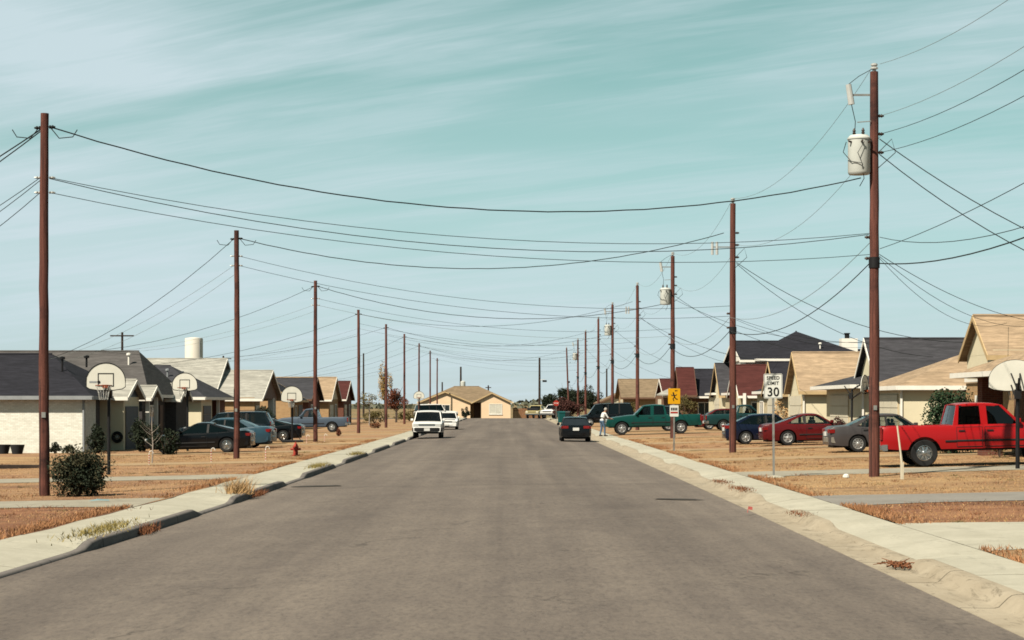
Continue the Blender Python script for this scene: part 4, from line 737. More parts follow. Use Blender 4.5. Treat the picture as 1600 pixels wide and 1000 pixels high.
# ---------------------------------------------------------------- vehicles (front towards +x, wheels on z = 0)
def vehicle(name, label, cat, loc, rotz, s, paint, group=None, glass='glass_mid', pitch=0.0, trim=None):
    p = thing(name, label, cat, loc, rotz, group); p.rotation_euler = (0, pitch, rotz)
    L, W, Rw = s['L'], s['W'], s['R']; h2 = L / 2; xf, xr_ = s['xf'], s['xr']; Ra = Rw * s.get('arch', 1.17); sill = s['sill']; top = s['top']; bed = s.get('bed')
    def zt(x): return interp(top, x)
    def zb(x):
        z = sill + 0.05 * max(0, (abs(x) - (h2 - .5)) / .5)
        for w in (xf, xr_):
            d = abs(x - w)
            if d < Ra: z = max(z, Rw + math.sqrt(max(Ra * Ra - d * d, 0)) * .98)
        return min(z, zt(x) - .12)
    def hw(x):
        t = max(0, (abs(x) - (h2 - s.get('round', .55))) / s.get('round', .55)); return W / 2 * (1 - s.get('taper', .13) * t ** 2.2)
    def side(x, v, off=0.0):
        a, b = zb(x), zt(x) - .05; z = a + (b - a) * v; zm = s.get('zmid', .62); w = hw(x)
        return w * (1 - .10 * ((z - zm) / .45) ** 2 * (1.0 if z > zm else .6)) + off, z
    xs = sorted(set([round(-h2 + L * i / 40, 4) for i in range(41)] + [round(w + Ra * k, 4) for w in (xf, xr_) for k in (-1.001, -.999, -.96, -.87, -.7, -.5, -.25, 0, .25, .5, .7, .87, .96, .999, 1.001)] + [x for x, _ in top] + ([bed[0], bed[0] + .012, bed[1] - .012, bed[1]] if bed else [])))
    xs = [x for x in xs if -h2 <= x <= h2]
    NV = 7; m = MB(); rows = []
    for x in xs:
        ring = [side(x, j / NV) for j in range(NV + 1)]; w = ring[-1][0]; z = zt(x)
        if bed and bed[0] + .005 < x < bed[1] - .005: ring += [(w - .02, z - .008), (w - .04, z), (w - .11, z), (w - .12, z - .02), (w - .12, bed[2]), (0, bed[2])]
        else: ring += [(w * .985, z - .022), (w * .95, z - .006), (w * .88, z), (w * .7, z + .012), (w * .4, z + .022), (0, z + .026)]
        rows.append(ring)
    k = len(rows[0]); v = []; f = []
    for x, ring in zip(xs, rows):
        v += [(x, y, z) for y, z in ring] + [(x, -y, z) for y, z in ring[:-1][::-1]]
    n = 2 * k - 1
    for i in range(len(xs) - 1):
        for j in range(n - 1): f.append((i * n + j, i * n + j + 1, (i + 1) * n + j + 1, (i + 1) * n + j))
    f += [tuple(range(n)), tuple((len(xs) - 1) * n + j for j in range(n))[::-1]]
    m.add(v, f); m.build('body', paint, p, True, 28)
    MB().box(-h2 + .18, h2 - .18, -W / 2 + .27, W / 2 - .27, sill - .06, sill + .32).build('underbody', 'plastic_black', p)
    MB().box(-h2 + .3, h2 - .3, -W / 2 + .24, W / 2 - .24, sill + .1, zt(xr_) - .14).build('wheel_well', 'plastic_black', p)
    # doors: skins 7 mm proud of the body side
    for (d0, d1) in s['doors']:
        for sg in (1, -1):
            m = MB(); vv = []; ff = []; nx = 8
            for i in range(nx + 1):
                x = d0 + (d1 - d0) * i / nx
                for j in range(7):
                    y, z = side(x, .10 + .86 * j / 6, .008); vv.append((x, sg * y, z))
            for i in range(nx):
                for j in range(6): ff.append((i * 7 + j, i * 7 + j + 1, (i + 1) * 7 + j + 1, (i + 1) * 7 + j))
            b = len(vv); vv += [(x, y - sg * .03, z) for x, y, z in vv]
            edge = [i * 7 for i in range(nx + 1)] + [nx * 7 + j for j in range(1, 7)] + [i * 7 + 6 for i in range(nx - 1, -1, -1)] + [j for j in range(5, 0, -1)]
            ff += [(edge[i], edge[(i + 1) % len(edge)], edge[(i + 1) % len(edge)] + b, edge[i] + b) for i in range(len(edge))]
            m.add(vv, ff); d = m.build('door', paint, p, True, 28)
            sm_ = MB().tube([Vector(vv[q]) for q in edge + edge[:1]], .008, 4, cap=False).build('door_seam', 'plastic_black', None); sm_.parent = d
            y, z = side(d0 + .14, .80); hd = MB().box(d0 + .06, d0 + .24, sg * y + (.0 if sg > 0 else -.035), sg * y + (.035 if sg > 0 else 0), z - .02, z + .02).build('handle', s.get('handle', 'plastic_black'), None); hd.parent = d
    for sg in (1, -1):
        a0, a1 = xr_ + Ra + .12, xf - Ra - .10; vv = []
        for i in range(13):
            x = a0 + (a1 - a0) * i / 12; y, z = side(x, .36, .010); vv += [(x, sg * y, z - .028), (x, sg * (y + .012), z - .016), (x, sg * (y + .012), z + .016), (x, sg * y, z + .028)]
        MB().add(vv, [(i * 4 + j, i * 4 + j + 1, i * 4 + j + 5, i * 4 + j + 4) for i in range(12) for j in range(3)] + [(0, 1, 2, 3), (48, 49, 50, 51)]).build('side_moulding', s.get('moulding', 'plastic_black'), p)
    # greenhouse
    A, B, C, D = s['A'], s['B'], s['C'], s['D']; zr = s['zr']; wb, wr = W / 2 * s.get('wb', .92), W / 2 * s.get('wr', .73)
    zb0 = min(A[1], D[1]) - .02
    def gy(z): return wb + (wr - wb) * (z - zb0) / (zr - zb0)
    def onside(poly, sg, out, thick):
        a = [Vector((x, sg * (gy(z) + out), z)) for x, z in poly]; return a, Vector((0, -sg * thick, 0))
    def edge_x(P, Q, z): return P[0] + (Q[0] - P[0]) * (z - P[1]) / (Q[1] - P[1])
    # roof skin
    m = MB(); vv = []; ff = []; nx = 8; prof = [(1.0, -.075), (.995, -.035), (.95, -.006), (.7, .008), (.35, .018), (0, .021)]; full = prof + [(-a, b) for a, b in prof[:-1][::-1]]
    for i in range(nx + 1):
        t = i / nx; x = B[0] + (C[0] - B[0]) * t; z = B[1] + (C[1] - B[1]) * t + (s.get('crown', .035)) * 4 * t * (1 - t); e = 1 - .05 * (abs(2 * t - 1)) ** 4
        for a, b in full: vv.append((x, a * wr * e * 1.02, z + b - (.012 if t in (0, 1) else 0)))
    q = len(full)
    for i in range(nx):
        for j in range(q - 1): ff.append((i * q + j, i * q + j + 1, (i + 1) * q + j + 1, (i + 1) * q + j))
    nn = len(vv); vv += [(x, y * .97, z - .035) for x, y, z in vv]; ff2 = [tuple(i + nn for i in a[::-1]) for a in ff]
    edge = list(range(q)) + [(i * q + q - 1) for i in range(1, nx + 1)] + [nx * q + j for j in range(q - 2, -1, -1)] + [i * q for i in range(nx - 1, 0, -1)]
    ff += ff2 + [(edge[i], edge[(i + 1) % len(edge)], edge[(i + 1) % len(edge)] + nn, edge[i] + nn) for i in range(len(edge))]
    m.add(vv, ff); m.build('roof', paint, p, True, 30)
    # screens
    for nm, P, Q in (('windshield', A, B), ('rear_window', D, C)):
        vv = []; ff = []; sg = 1 if nm == 'windshield' else -1
        for i in range(4):
            t = i / 3; x = P[0] + (Q[0] - P[0]) * t; z = P[1] + (Q[1] - .045 - P[1]) * t; w = gy(z) - .045
            for j in range(7): u = -1 + j / 3; vv.append((x + sg * .05 * (1 - u * u), w * u, z))
        for i in range(3):
            for j in range(6): ff.append((i * 7 + j, i * 7 + j + 1, i * 7 + j + 8, i * 7 + j + 7))
        MB().add(vv, ff).build(nm, glass if nm == 'windshield' or not s.get('tint_rear') else 'glass_tint', p, True)
    # pillars and side panes, both flanks
    pil = s['pillars']; zlo = max(A[1], D[1]); ztop = lambda x: B[1] + (C[1] - B[1]) * (x - B[0]) / (C[0] - B[0]) - .03
    for sg in (1, -1):
        fw = s.get('apw', .075)
        def bar(poly, mat=None): MB().prism(*onside(poly, sg, .004, .055)).build('pillar', mat or trim or paint, p)
        bar([(A[0] + .02, A[1] - .03), (B[0] + .02, B[1] - .02), (B[0] - fw, B[1] - .02), (A[0] - fw * 1.25, A[1] - .03)])
        cw = s.get('cpw', .18)
        bar([(D[0] - .02, D[1] - .03), (C[0] - .02, C[1] - .02), (C[0] + cw * .55, C[1] - .02), (D[0] + cw * 1.3, D[1] - .03)])
        for xb_, xt_, w in pil: bar([(xb_ - w / 2, zt(xb_) - .03), (xt_ - w / 2, ztop(xt_)), (xt_ + w / 2, ztop(xt_)), (xb_ + w / 2, zt(xb_) - .03)], None if bed else 'plastic_black')
        # panes between consecutive pillars
        lines = [((A[0] - fw, A[1]), (B[0] - fw, B[1]))] + [((a, zt(a)), (b, ztop(b))) for a, b, w in pil] + [((D[0] + cw * .9, D[1]), (C[0] + cw * .4, C[1]))]
        for (a0, a1), (b0, b1) in zip(lines, lines[1:]):
            poly = [(a0[0], zt(a0[0]) - .01), (a1[0], min(a1[1], ztop(a1[0])) - .01), (b1[0], min(b1[1], ztop(b1[0])) - .01), (b0[0], zt(b0[0]) - .01)]
            MB().prism(*onside(poly, sg, -.016, .006)).build('side_window', glass if not s.get('tint_side') else 'glass_tint', p)
        mx = A[0] - .16; MB().box(mx - .05, mx + .09, sg * (wb + .03) if sg > 0 else -(wb + .19), sg * (wb + .19) if sg > 0 else -(wb + .03), A[1] + .03, A[1] + .16).build('mirror', s.get('mirror', paint), p, bevel=.02)
    # interior
    MB().box(D[0] + .12, A[0] - .12, -wb + .1, wb - .1, zt(0) - .1, min(A[1], D[1]) + .04).build('cabin_floor', 'interior', p)
    for sx in s['seats']:
        for sy in (-.36, .36): MB().box(sx - .07, sx + .09, sy - .22, sy + .22, zt(sx) - .02, zt(sx) + .17).build('seat_back', 'interior', p, bevel=.03); MB().box(sx - .03, sx + .06, sy - .12, sy + .12, zt(sx) + .171, zt(sx) + .31).build('headrest', 'interior', p, bevel=.03)
    MB().tube([(s['seats'][0] + .62 + .18 * math.cos(a) * .4, .36 + .18 * math.sin(a), zt(s['seats'][0]) + .02 + .18 * math.cos(a) * .9) for a in [i * math.pi / 6 for i in range(13)]], .014, 6).build('steering_wheel', 'interior', p)
    # wheels
    for x in (xf, xr_):
        for sg in (1, -1):
            tw = s.get('tw', .20); yo = sg * (W / 2 - .035); yi = yo - sg * tw; rr = Rw * s.get('rim', .64)
            wobj = bpy.data.objects.new('wheel', None); COL.objects.link(wobj); wobj.parent = p; wobj.location = (x, (yo + yi) / 2, Rw)
            a = tw / 2
            o = MB().lathe([(rr, -a * .9), (Rw * .93, -a), (Rw * .985, -a * .75), (Rw, -a * .4), (Rw, a * .4), (Rw * .985, a * .75), (Rw * .93, a), (rr, a * .9), (rr, a * .5), (rr, -a * .5), (rr, -a * .9)], 28, axis='Y', cap=False).build('tyre', 'rubber', None, True, 50); o.parent = wobj
            m = MB(); e = sg * a
            m.lathe([(rr * .99, -e * .8), (rr * 1.0, e * .86), (rr * .93, e * .90), (rr * .86, e * .72), (rr * .80, e * .25), (.03, e * .25)], 24, axis='Y')
            for q in range(s.get('spokes', 5)):
                t0 = 2 * math.pi * q / s.get('spokes', 5) + .3; c, sn = math.cos(t0), math.sin(t0); wv = rr * s.get('spw', .17)
                poly = [Vector((c * r_ - sn * u, e * hh, sn * r_ + c * u)) for r_, u, hh in ((rr * .12, -wv, .80), (rr * .90, -wv * .8, .70), (rr * .90, wv * .8, .70), (rr * .12, wv, .80))]
                m.prism(poly, (0, -e * .3, 0))
            m.lathe([(rr * .28, e * .2), (rr * .28, e * .82), (rr * .2, e * .92), (.01, e * .93)], 12, axis='Y')
            o = m.build('rim', s.get('rimmat', 'rim_alloy'), None, True, 40); o.parent = wobj
    # bumpers follow the plan curve of the nose and tail
    def bumper(nm, sg, z0, z1, mat, out):
        pts = []; nseg = 12; wm = hw(sg * h2) * 1.02 + .03; vv = []; ff = []
        for i in range(nseg + 1):
            u = -1 + 2 * i / nseg; x = h2 + out - .13 * abs(u) ** 3.5
            for dx, z in ((0, z0 + .03), (.0, z1 - .03), (-.03, z1), (-.16, z1), (-.16, z0), (-.03, z0)): vv.append((sg * (x + dx), u * (wm + .02), z))
        for i in range(nseg):
            for j in range(6): ff.append((i * 6 + j, i * 6 + (j + 1) % 6, (i + 1) * 6 + (j + 1) % 6, (i + 1) * 6 + j))
        ff += [tuple(range(6)), tuple(nseg * 6 + j for j in range(6))]
        return MB().add(vv, ff).build(nm, mat, p, True, 40)
    bz = s.get('bz', (.34, .54)); bumper('front_bumper', 1, bz[0], bz[1], s.get('bumper', paint), s.get('bout', .03)); bumper('rear_bumper', -1, s.get('rbz', bz)[0], s.get('rbz', bz)[1], s.get('bumper', paint), s.get('bout', .03))
    hl = s.get('hl', (.60, .20, .13, .66)); tl = s.get('tl', (.62, .17, .15, .78))      # y, half width*2, height, z
    for sg in (1, -1):
        for nm, c, x, mat in (('headlight', hl, 1, 'lamp_clear'), ('taillight', tl, -1, 'lamp_red')):
            yc = sg * c[0]; x0 = x * (h2 - .06); x1 = x * (h2 + .012); MB().box(min(x0, x1), max(x0, x1), yc - c[1] / 2, yc + c[1] / 2, c[3] - c[2] / 2, c[3] + c[2] / 2).build(nm, mat, p, bevel=.012)
        if s.get('tail_wrap', 1):
            y, z = side(-h2 + .14, .7); MB().box(-h2 + .03, -h2 + .22, sg * y - .03, sg * y + .012, tl[3] - tl[2] * .45, tl[3] + tl[2] * .45).build('side_marker', 'lamp_red', p)
    gz = hl[3]; MB().box(h2 - .05, h2 + .008, -hl[0] + hl[1] / 2 + .02, hl[0] - hl[1] / 2 - .02, gz - hl[2] * .45, gz + hl[2] * .45).build('grille', s.get('grille', 'plastic_black'), p)
    MB().box(-h2 - s.get('bout', .03) - .02, -h2 + .02, -.17, .17, s.get('pz', .62), s.get('pz', .62) + .16).build('license_plate', 'plate', p)
    if s.get('fplate'): MB().box(h2 + s.get('bout', .03), h2 + s.get('bout', .03) + .02, -.17, .17, (bz[0] + bz[1]) / 2 - .08, (bz[0] + bz[1]) / 2 + .08).build('license_plate', 'plate', p)
    if s.get('rack'):
        for sg in (1, -1): MB().tube([(B[0] - .2, sg * wr * .85, zr + .01), (B[0] - .25, sg * wr * .85, zr + .07), (C[0] + .25, sg * wr * .85, zr + .07), (C[0] + .2, sg * wr * .85, zr + .01)], .016, 6).build('roof_rail', 'plastic_black', p)
    return p

SEDAN = dict(L=4.75, W=1.76, R=.315, xf=1.42, xr=-1.30, sill=.24, top=((-2.375, .70), (-2.33, .90), (-2.2, .96), (-1.6, .99), (-1.0, .93), (.9, .89), (1.6, .83), (2.1, .74), (2.32, .66), (2.375, .56)), A=(.98, .90), B=(.28, 1.37), C=(-.85, 1.36), D=(-1.62, .99), zr=1.38, pillars=((-.20, -.24, .07),), cpw=.22, doors=((-.18, .98), (-1.16, -.22)), seats=(.05, -.85), bz=(.33, .53), tl=(.60, .30, .15, .80), hl=(.60, .28, .12, .64))
COUPE = dict(L=4.45, W=1.76, R=.315, xf=1.38, xr=-1.22, sill=.22, top=((-2.225, .66), (-2.19, .86), (-2.0, .92), (-1.4, .90), (-.9, .86), (.75, .82), (1.5, .76), (2.0, .67), (2.18, .58), (2.225, .48)), A=(.88, .83), B=(.12, 1.24), C=(-.62, 1.23), D=(-1.75, .92), zr=1.25, pillars=((-.42, -.45, .09),), cpw=.30, doors=((-.40, .92),), seats=(-.05,), bz=(.30, .50), tl=(.60, .34, .13, .74), hl=(.60, .26, .10, .58), spokes=5)
PONY = dict(COUPE, L=4.6, W=1.80, R=.325, xf=1.40, xr=-1.22, top=((-2.3, .72), (-2.26, .90), (-2.0, .95), (-1.5, .97), (-.9, .92), (.8, .90), (1.6, .86), (2.1, .78), (2.26, .70), (2.3, .56)), A=(.85, .91), B=(.15, 1.33), C=(-.70, 1.32), D=(-1.70, .96), zr=1.34, pillars=((-.45, -.48, .12),), cpw=.32)
HATCH = dict(L=4.10, W=1.70, R=.30, xf=1.25, xr=-1.22, sill=.22, top=((-2.05, .72), (-2.02, .88), (-1.8, .92), (-1.3, .92), (-.8, .88), (.8, .85), (1.5, .78), (1.9, .68), (2.02, .60), (2.05, .50)), A=(.92, .86), B=(.22, 1.33), C=(-1.05, 1.31), D=(-1.90, .92), zr=1.35, pillars=((-.25, -.28, .08),), cpw=.24, doors=((-.22, .92),), seats=(.0, -.85), bz=(.32, .52), tl=(.58, .34, .15, .80), hl=(.58, .26, .12, .60))
SUV = dict(L=4.75, W=1.80, R=.355, xf=1.42, xr=-1.38, sill=.36, top=((-2.375, .85), (-2.35, 1.02), (-1.6, 1.06), (-.9, 1.04), (.9, 1.02), (1.5, .99), (2.1, .94), (2.32, .88), (2.375, .72)), A=(1.02, 1.03), B=(.38, 1.62), C=(-2.02, 1.64), D=(-2.30, 1.03), zr=1.66, wr=.80, wb=.94, pillars=((-.12, -.15, .09), (-1.05, -1.08, .10)), cpw=.10, doors=((-.10, 1.02), (-1.0, -.14)), seats=(.05, -.9), bz=(.44, .66), hl=(.66, .34, .17, .82), tl=(.74, .16, .32, .98), tail_wrap=0, bumper='plastic_black', bout=.08, fplate=1, rack=1, pz=.8, round=.4, taper=.09, zmid=.75, grille='chrome')
WAGON = dict(SUV, L=4.6, R=.33, sill=.28, bumper='plastic_black')
PICK = dict(L=5.75, W=1.96, R=.395, xf=1.95, xr=-1.62, sill=.50, arch=1.22, top=((-2.875, .98), (-2.86, 1.17), (-2.3, 1.18), (-.58, 1.18), (-.5, 1.20), (1.05, 1.20), (1.4, 1.19), (2.3, 1.10), (2.75, 1.02), (2.86, .94), (2.875, .80)), bed=(-2.80, -.62, .72), A=(1.12, 1.19), B=(.55, 1.78), C=(-.42, 1.79), D=(-.56, 1.19), zr=1.80, wr=.76, wb=.91, pillars=((.02, .0, .16),), cpw=.10, doors=((.0, 1.16),), seats=(.2,), bz=(.50, .72), rbz=(.48, .66), hl=(.74, .30, .17, .90), tl=(.90, .12, .38, .98), tail_wrap=0, bumper='chrome', bout=.10, pz=.49, round=.35, taper=.07, zmid=.80, tw=.24, rim=.58, grille='plastic_black')
EXTC = dict(PICK, L=5.85, xf=1.98, xr=-1.66, top=((-2.925, .98), (-2.91, 1.17), (-2.3, 1.18), (-.82, 1.18), (-.75, 1.20), (1.15, 1.20), (1.5, 1.19), (2.3, 1.10), (2.8, 1.02), (2.91, .94), (2.925, .80)), bed=(-2.85, -.86, .72), A=(1.20, 1.19), B=(.62, 1.77), C=(-.66, 1.79), D=(-.80, 1.19), pillars=((.10, .08, .20),), doors=((.10, 1.24), (-.72, .02)))

def put(name, label, cat, spec, paint, x, y, rot, **kw):
    """on the lawns the car takes the slope of the ground"""
    on_road = xl(y) < x < xr(y); z = (ROAD_Z + .02) if on_road else lawn_z(x) + .03; r = R(rot)
    pitch = 0.0
    if not on_road and abs(math.cos(r)) > .5: pitch = -math.atan(.022 if x > 0 else .02) * math.copysign(1, math.cos(r))
    return vehicle(name, label, cat, (x, y, z), r, spec, paint, pitch=pitch, **kw)
GC = 'vehicles parked in front of the houses'; GS = 'vehicles parked on the street'
put('pickup_truck', 'bright red extended cab pickup parked by the right edge', 'pickup truck', dict(EXTC, tint_side=1, spokes=8, spw=.12, rimmat='chrome', bumper='chrome'), 'paint_red', 13.72, 60.3, 0, group=GC, glass='glass_mid')
put('sedan', 'grey sedan parked behind the red pickup', 'car', dict(SEDAN, pillars=((-.20, -.24, .07), (-1.05, -.95, .05)), spokes=10, spw=.09, bumper='paint_silver', bz=(.36, .58)), 'paint_grey', wx(1297, 76) + 2.36, 76.9, 0, group=GC, glass='glass_clear')
put('coupe', 'dark red coupe parked between the blue hatchback and grey sedan', 'car', dict(PONY, spokes=5, spw=.20), 'paint_dark_red', wx(1193, 89.5) + 2.3, 90.4, 0, group=GC, glass='glass_clear')
put('hatchback', 'dark navy hatchback behind the second right pole', 'car', dict(HATCH, spokes=6, L=4.3), 'paint_navy', wx(1136, 93.5) + 2.1, 94.4, 0, group=GC, glass='glass_mid')
put('pickup_truck', 'dark teal pickup with its cab above the navy hatchback', 'pickup truck', dict(PICK, L=5.2, xf=1.6, xr=-1.45, top=((-2.6, .90), (-2.59, 1.07), (-.58, 1.08), (-.5, 1.10), (1.0, 1.10), (1.4, 1.08), (2.2, .98), (2.5, .90), (2.6, .74)), bed=(-2.54, -.62, .66), A=(.95, 1.10), B=(.40, 1.62), C=(-.36, 1.63), D=(-.56, 1.09), zr=1.64, doors=((-.45, .98),), pillars=(), W=1.75, R=.35, sill=.42, tl=(.80, .12, .3, .88), hl=(.62, .28, .15, .8)), 'paint_teal', wx(1105, 134) + 2.6, 135.6, 0, group=GC, glass='glass_clear')
put('sedan', 'red sedan mostly hidden behind the dark teal pickup', 'car', SEDAN, 'paint_dark_red', 15.0, 140.6, 0, group=GC)
put('pickup_truck', 'green extended cab pickup nosed up to the sidewalk on the right', 'pickup truck', dict(EXTC, spokes=5, spw=.2, rim=.62, bumper='paint_green', grille='paint_green'), 'paint_green', 8.95, 127, 180, group=GC, glass='glass_mid')
put('suv', 'dark wagon standing behind the green pickup', 'car', dict(SUV, R=.36), 'paint_black', 9.4, 139, 180, group=GC, glass='glass_mid')
put('suv', 'black van far along the right side under the trees', 'van', dict(SUV, A=(1.5, 1.05), zr=1.9, B=(.9, 1.86), C=(-2.0, 1.88)), 'paint_black', 8.2, 172, 180, group=GC, glass='glass_tint')
put('hatchback', 'black hatchback parked at the right curb, seen from behind', 'car', dict(HATCH, tint_rear=1, W=1.72), 'paint_black', 3.68, 114.2, 90, group=GS, glass='glass_mid')
put('suv', 'white sport utility vehicle facing the camera at the left curb', 'car', dict(SUV), 'paint_white', -4.88, 124.5, -90, group=GS, glass='glass_tint')
put('sedan', 'white sedan parked behind the white sport utility vehicle', 'car', dict(SEDAN, fplate=1), 'paint_white', -4.95, 165.5, -90, group=GS, glass='glass_tint')
put('suv', 'white van side on in front of the peach house', 'van', dict(SUV, L=5.4, xf=1.7, xr=-1.6, zr=1.9, B=(.6, 1.87), C=(-2.35, 1.88), D=(-2.6, 1.05), top=((-2.7, .85), (-2.67, 1.02), (-.9, 1.06), (.9, 1.04), (1.5, 1.0), (2.4, .95), (2.66, .88), (2.7, .72)), rack=0), 'paint_white', -9.2, 258, 20, group=GC, glass='glass_tint')
put('pickup_truck', 'white pickup far off at the right end of the street', 'pickup truck', dict(PICK), 'paint_white', 5.9, 262, 248, group=GC, glass='glass_tint')
put('pickup_truck', 'cream yellow truck at the far end of the street', 'pickup truck', dict(PICK, top=((-2.875, .98), (-2.86, 1.6), (-2.3, 1.62), (-.58, 1.62), (-.5, 1.20), (1.05, 1.20), (1.4, 1.19), (2.3, 1.10), (2.75, 1.02), (2.86, .94), (2.875, .80)), bed=None), 'paint_cream', 3.9, 287, 256, group=GS, glass='glass_tint')
# left-hand drives
put('coupe', 'black low coupe between the dark bush and the second left pole', 'car', dict(COUPE, spokes=5, spw=.14, rimmat='chrome'), 'paint_black', wx(390, 86) + -2.2, 87.0, 180, group=GC, glass='glass_tint')
put('sedan', 'steel blue sedan showing its tail beside the second left pole', 'car', dict(SEDAN, spokes=7), 'paint_blue', wx(421, 94) - 2.3, 95.4, 176, group=GC, glass='glass_mid')
put('suv', 'dark teal minivan behind the black coupe on the left', 'van', dict(WAGON), 'paint_dark_teal', -14.3, 104.2, 180, group=GC, glass='glass_mid')
put('coupe', 'black car behind the steel blue sedan and hoop pole', 'car', dict(COUPE, spokes=6, rimmat='chrome'), 'paint_black', wx(470, 111) - 2.2, 112.4, 178, group=GC, glass='glass_tint')
put('pickup_truck', 'old slate blue pickup beside the third left pole', 'pickup truck', dict(PICK, L=5.2, xf=1.6, xr=-1.45, top=((-2.6, .90), (-2.59, 1.07), (-.58, 1.08), (-.5, 1.10), (1.0, 1.12), (1.4, 1.12), (2.2, 1.06), (2.5, .98), (2.6, .74)), bed=(-2.54, -.62, .66), A=(.95, 1.12), B=(.52, 1.66), C=(-.36, 1.67), D=(-.56, 1.09), zr=1.70, crown=.06, doors=((-.45, .98),), pillars=(), W=1.80, R=.36, sill=.42, tl=(.80, .12, .3, .88), hl=(.62, .24, .22, .8), spokes=4, spw=.3), 'paint_slate', -14.2, 148.6, 180, group=GC, glass='glass_clear')

# ---------------------------------------------------------------- basketball hoops
def hoop(x, y, rotz, zbot, label, w=1.12, h=.74, post_r=.05, lean=0.0, base=True, back=False, mark=False):
    """board faces -y before rotation; pole behind it"""
    z0 = lawn_z(x); p = thing('basketball_hoop', label, 'basketball hoop', (x, y, z0), rotz, 'basketball hoops in the front yards'); zb = zbot - z0
    off = -.55
    MB().tube([(lean * -zb * .5, 0, -.1), (0, 0, zb + .15)], [post_r, post_r * .9], 10).build('pole', 'metal_black', p, True)
    n = 20; pts = [(-w / 2, zb), (-w * .18, zb - .06), (w * .18, zb - .06), (w / 2, zb)] if True else []
    arc = [(w / 2 * math.cos(a), zb + h * .28 + h * .72 * math.sin(a)) for a in [math.pi * i / n for i in range(n + 1)]]
    poly = [(-w / 2, zb + .05), (-w * .42, zb - .01), (-w * .2, zb - .05), (w * .2, zb - .05), (w * .42, zb - .01), (w / 2, zb + .05)] + arc
    b = MB().prism([(a, off, c) for a, c in poly], (0, .035, 0)).build('backboard', 'board_white', p)
    m = MB(); m.tube([(a, off - .002, c) for a, c in poly + poly[:1]], .014, 5); o = m.build('border', 'sign_black', None); o.parent = b
    m = MB(); t = .016
    for a in ((-.23, .23, zb + .42, zb + .42 + t * 1.6), (-.23, .23, zb + .06, zb + .06 + t * 1.6), (-.23, -.23 + t * 1.6, zb + .06 + t * 1.6, zb + .42), (.23 - t * 1.6, .23, zb + .06 + t * 1.6, zb + .42)): m.box(a[0], a[1], off - .008, off - .001, a[2], a[3])
    o = m.build('target_square', 'sign_black', None); o.parent = b
    if mark:
        o = MB().lathe([(.045, 0), (.045, .008)], 12, (-.20, off - .012, zb + .19), 'Y').build('logo', 'sign_black', None); o.parent = b
        o = MB().box(-.47, -.26, off - .006, off - .001, zb + .165, zb + .215).build('logo', 'trim_grey', None); o.parent = b
    rim = [(.23 * math.cos(a), off - .15 - .23 + .23 * math.sin(a), zb + .09) for a in [2 * math.pi * i / 20 for i in range(21)]]
    ro = MB().tube(rim, .012, 6).build('rim', 'rim_orange', p); MB().box(-.08, .08, off - .16, off - .009, zb + .02, zb + .11).build('rim_bracket', 'rim_orange', p)
    m = MB()
    for i in range(12):
        a = 2 * math.pi * i / 12; m.tube([(.23 * math.cos(a), off - .38 + .23 * math.sin(a), zb + .085), (.15 * math.cos(a + .25), off - .38 + .15 * math.sin(a + .25), zb - .12), (.12 * math.cos(a), off - .38 + .12 * math.sin(a), zb - .32)], .006, 4)
    ne = m.build('net', 'net_white', None); ne.parent = ro
    for dx in (-.12, .12):
        for z1, z2 in ((zb - .25, zb + .10), (zb + .12, zb + .42)): MB().tube([(dx * .5, 0, z1), (dx, off + .036, z2)], .022, 6).build('brace', 'metal_black', p)
    MB().tube([(0, .06, zb - .1), (0, .34, zb + .28)], .025, 6).build('lift_arm', 'metal_black', p); MB().box(-.09, .09, -.02, .12, zb - .28, zb - .02).build('lift_box', 'metal_black', p)
    if base:
        MB().box(-.55, .55, -.25, .75, 0.0, .14).build('base_tank', 'metal_black', p, bevel=.05)
        for s in (-1, 1): MB().tube([(s * .4, .6, .14), (0, .05, .9)], .018, 6).build('strut', 'metal_black', p)
    return p
hoop(-11.6, 59.4, R(2), 2.42, 'basketball hoop with white fan board beside the dark bush, nearest on the left', base=False, mark=True)
hoop(wx(293, 91), 91.0, R(-4), 2.60, 'basketball hoop rising behind the black coupe on the left', base=False)
hoop(wx(456, 108), 108.2, R(3), 2.10, 'basketball hoop on a black base beside the black car and third left pole', h=.80)
hoop(wx(655, 214), 214, R(0), 2.50, 'far white basketball hoop beside the left poles near the street end', base=False)
hoop(wx(1590, 56.4), 56.4, R(172), 2.40, 'basketball hoop in front of the red pickup at the right edge, board seen from behind', w=1.45, h=.80, base=False, post_r=.06)
hoop(wx(1334, 86), 86.4, R(65), 2.45, 'leaning basketball hoop beside the grey sedan, turned edge on', base=False, lean=.10)

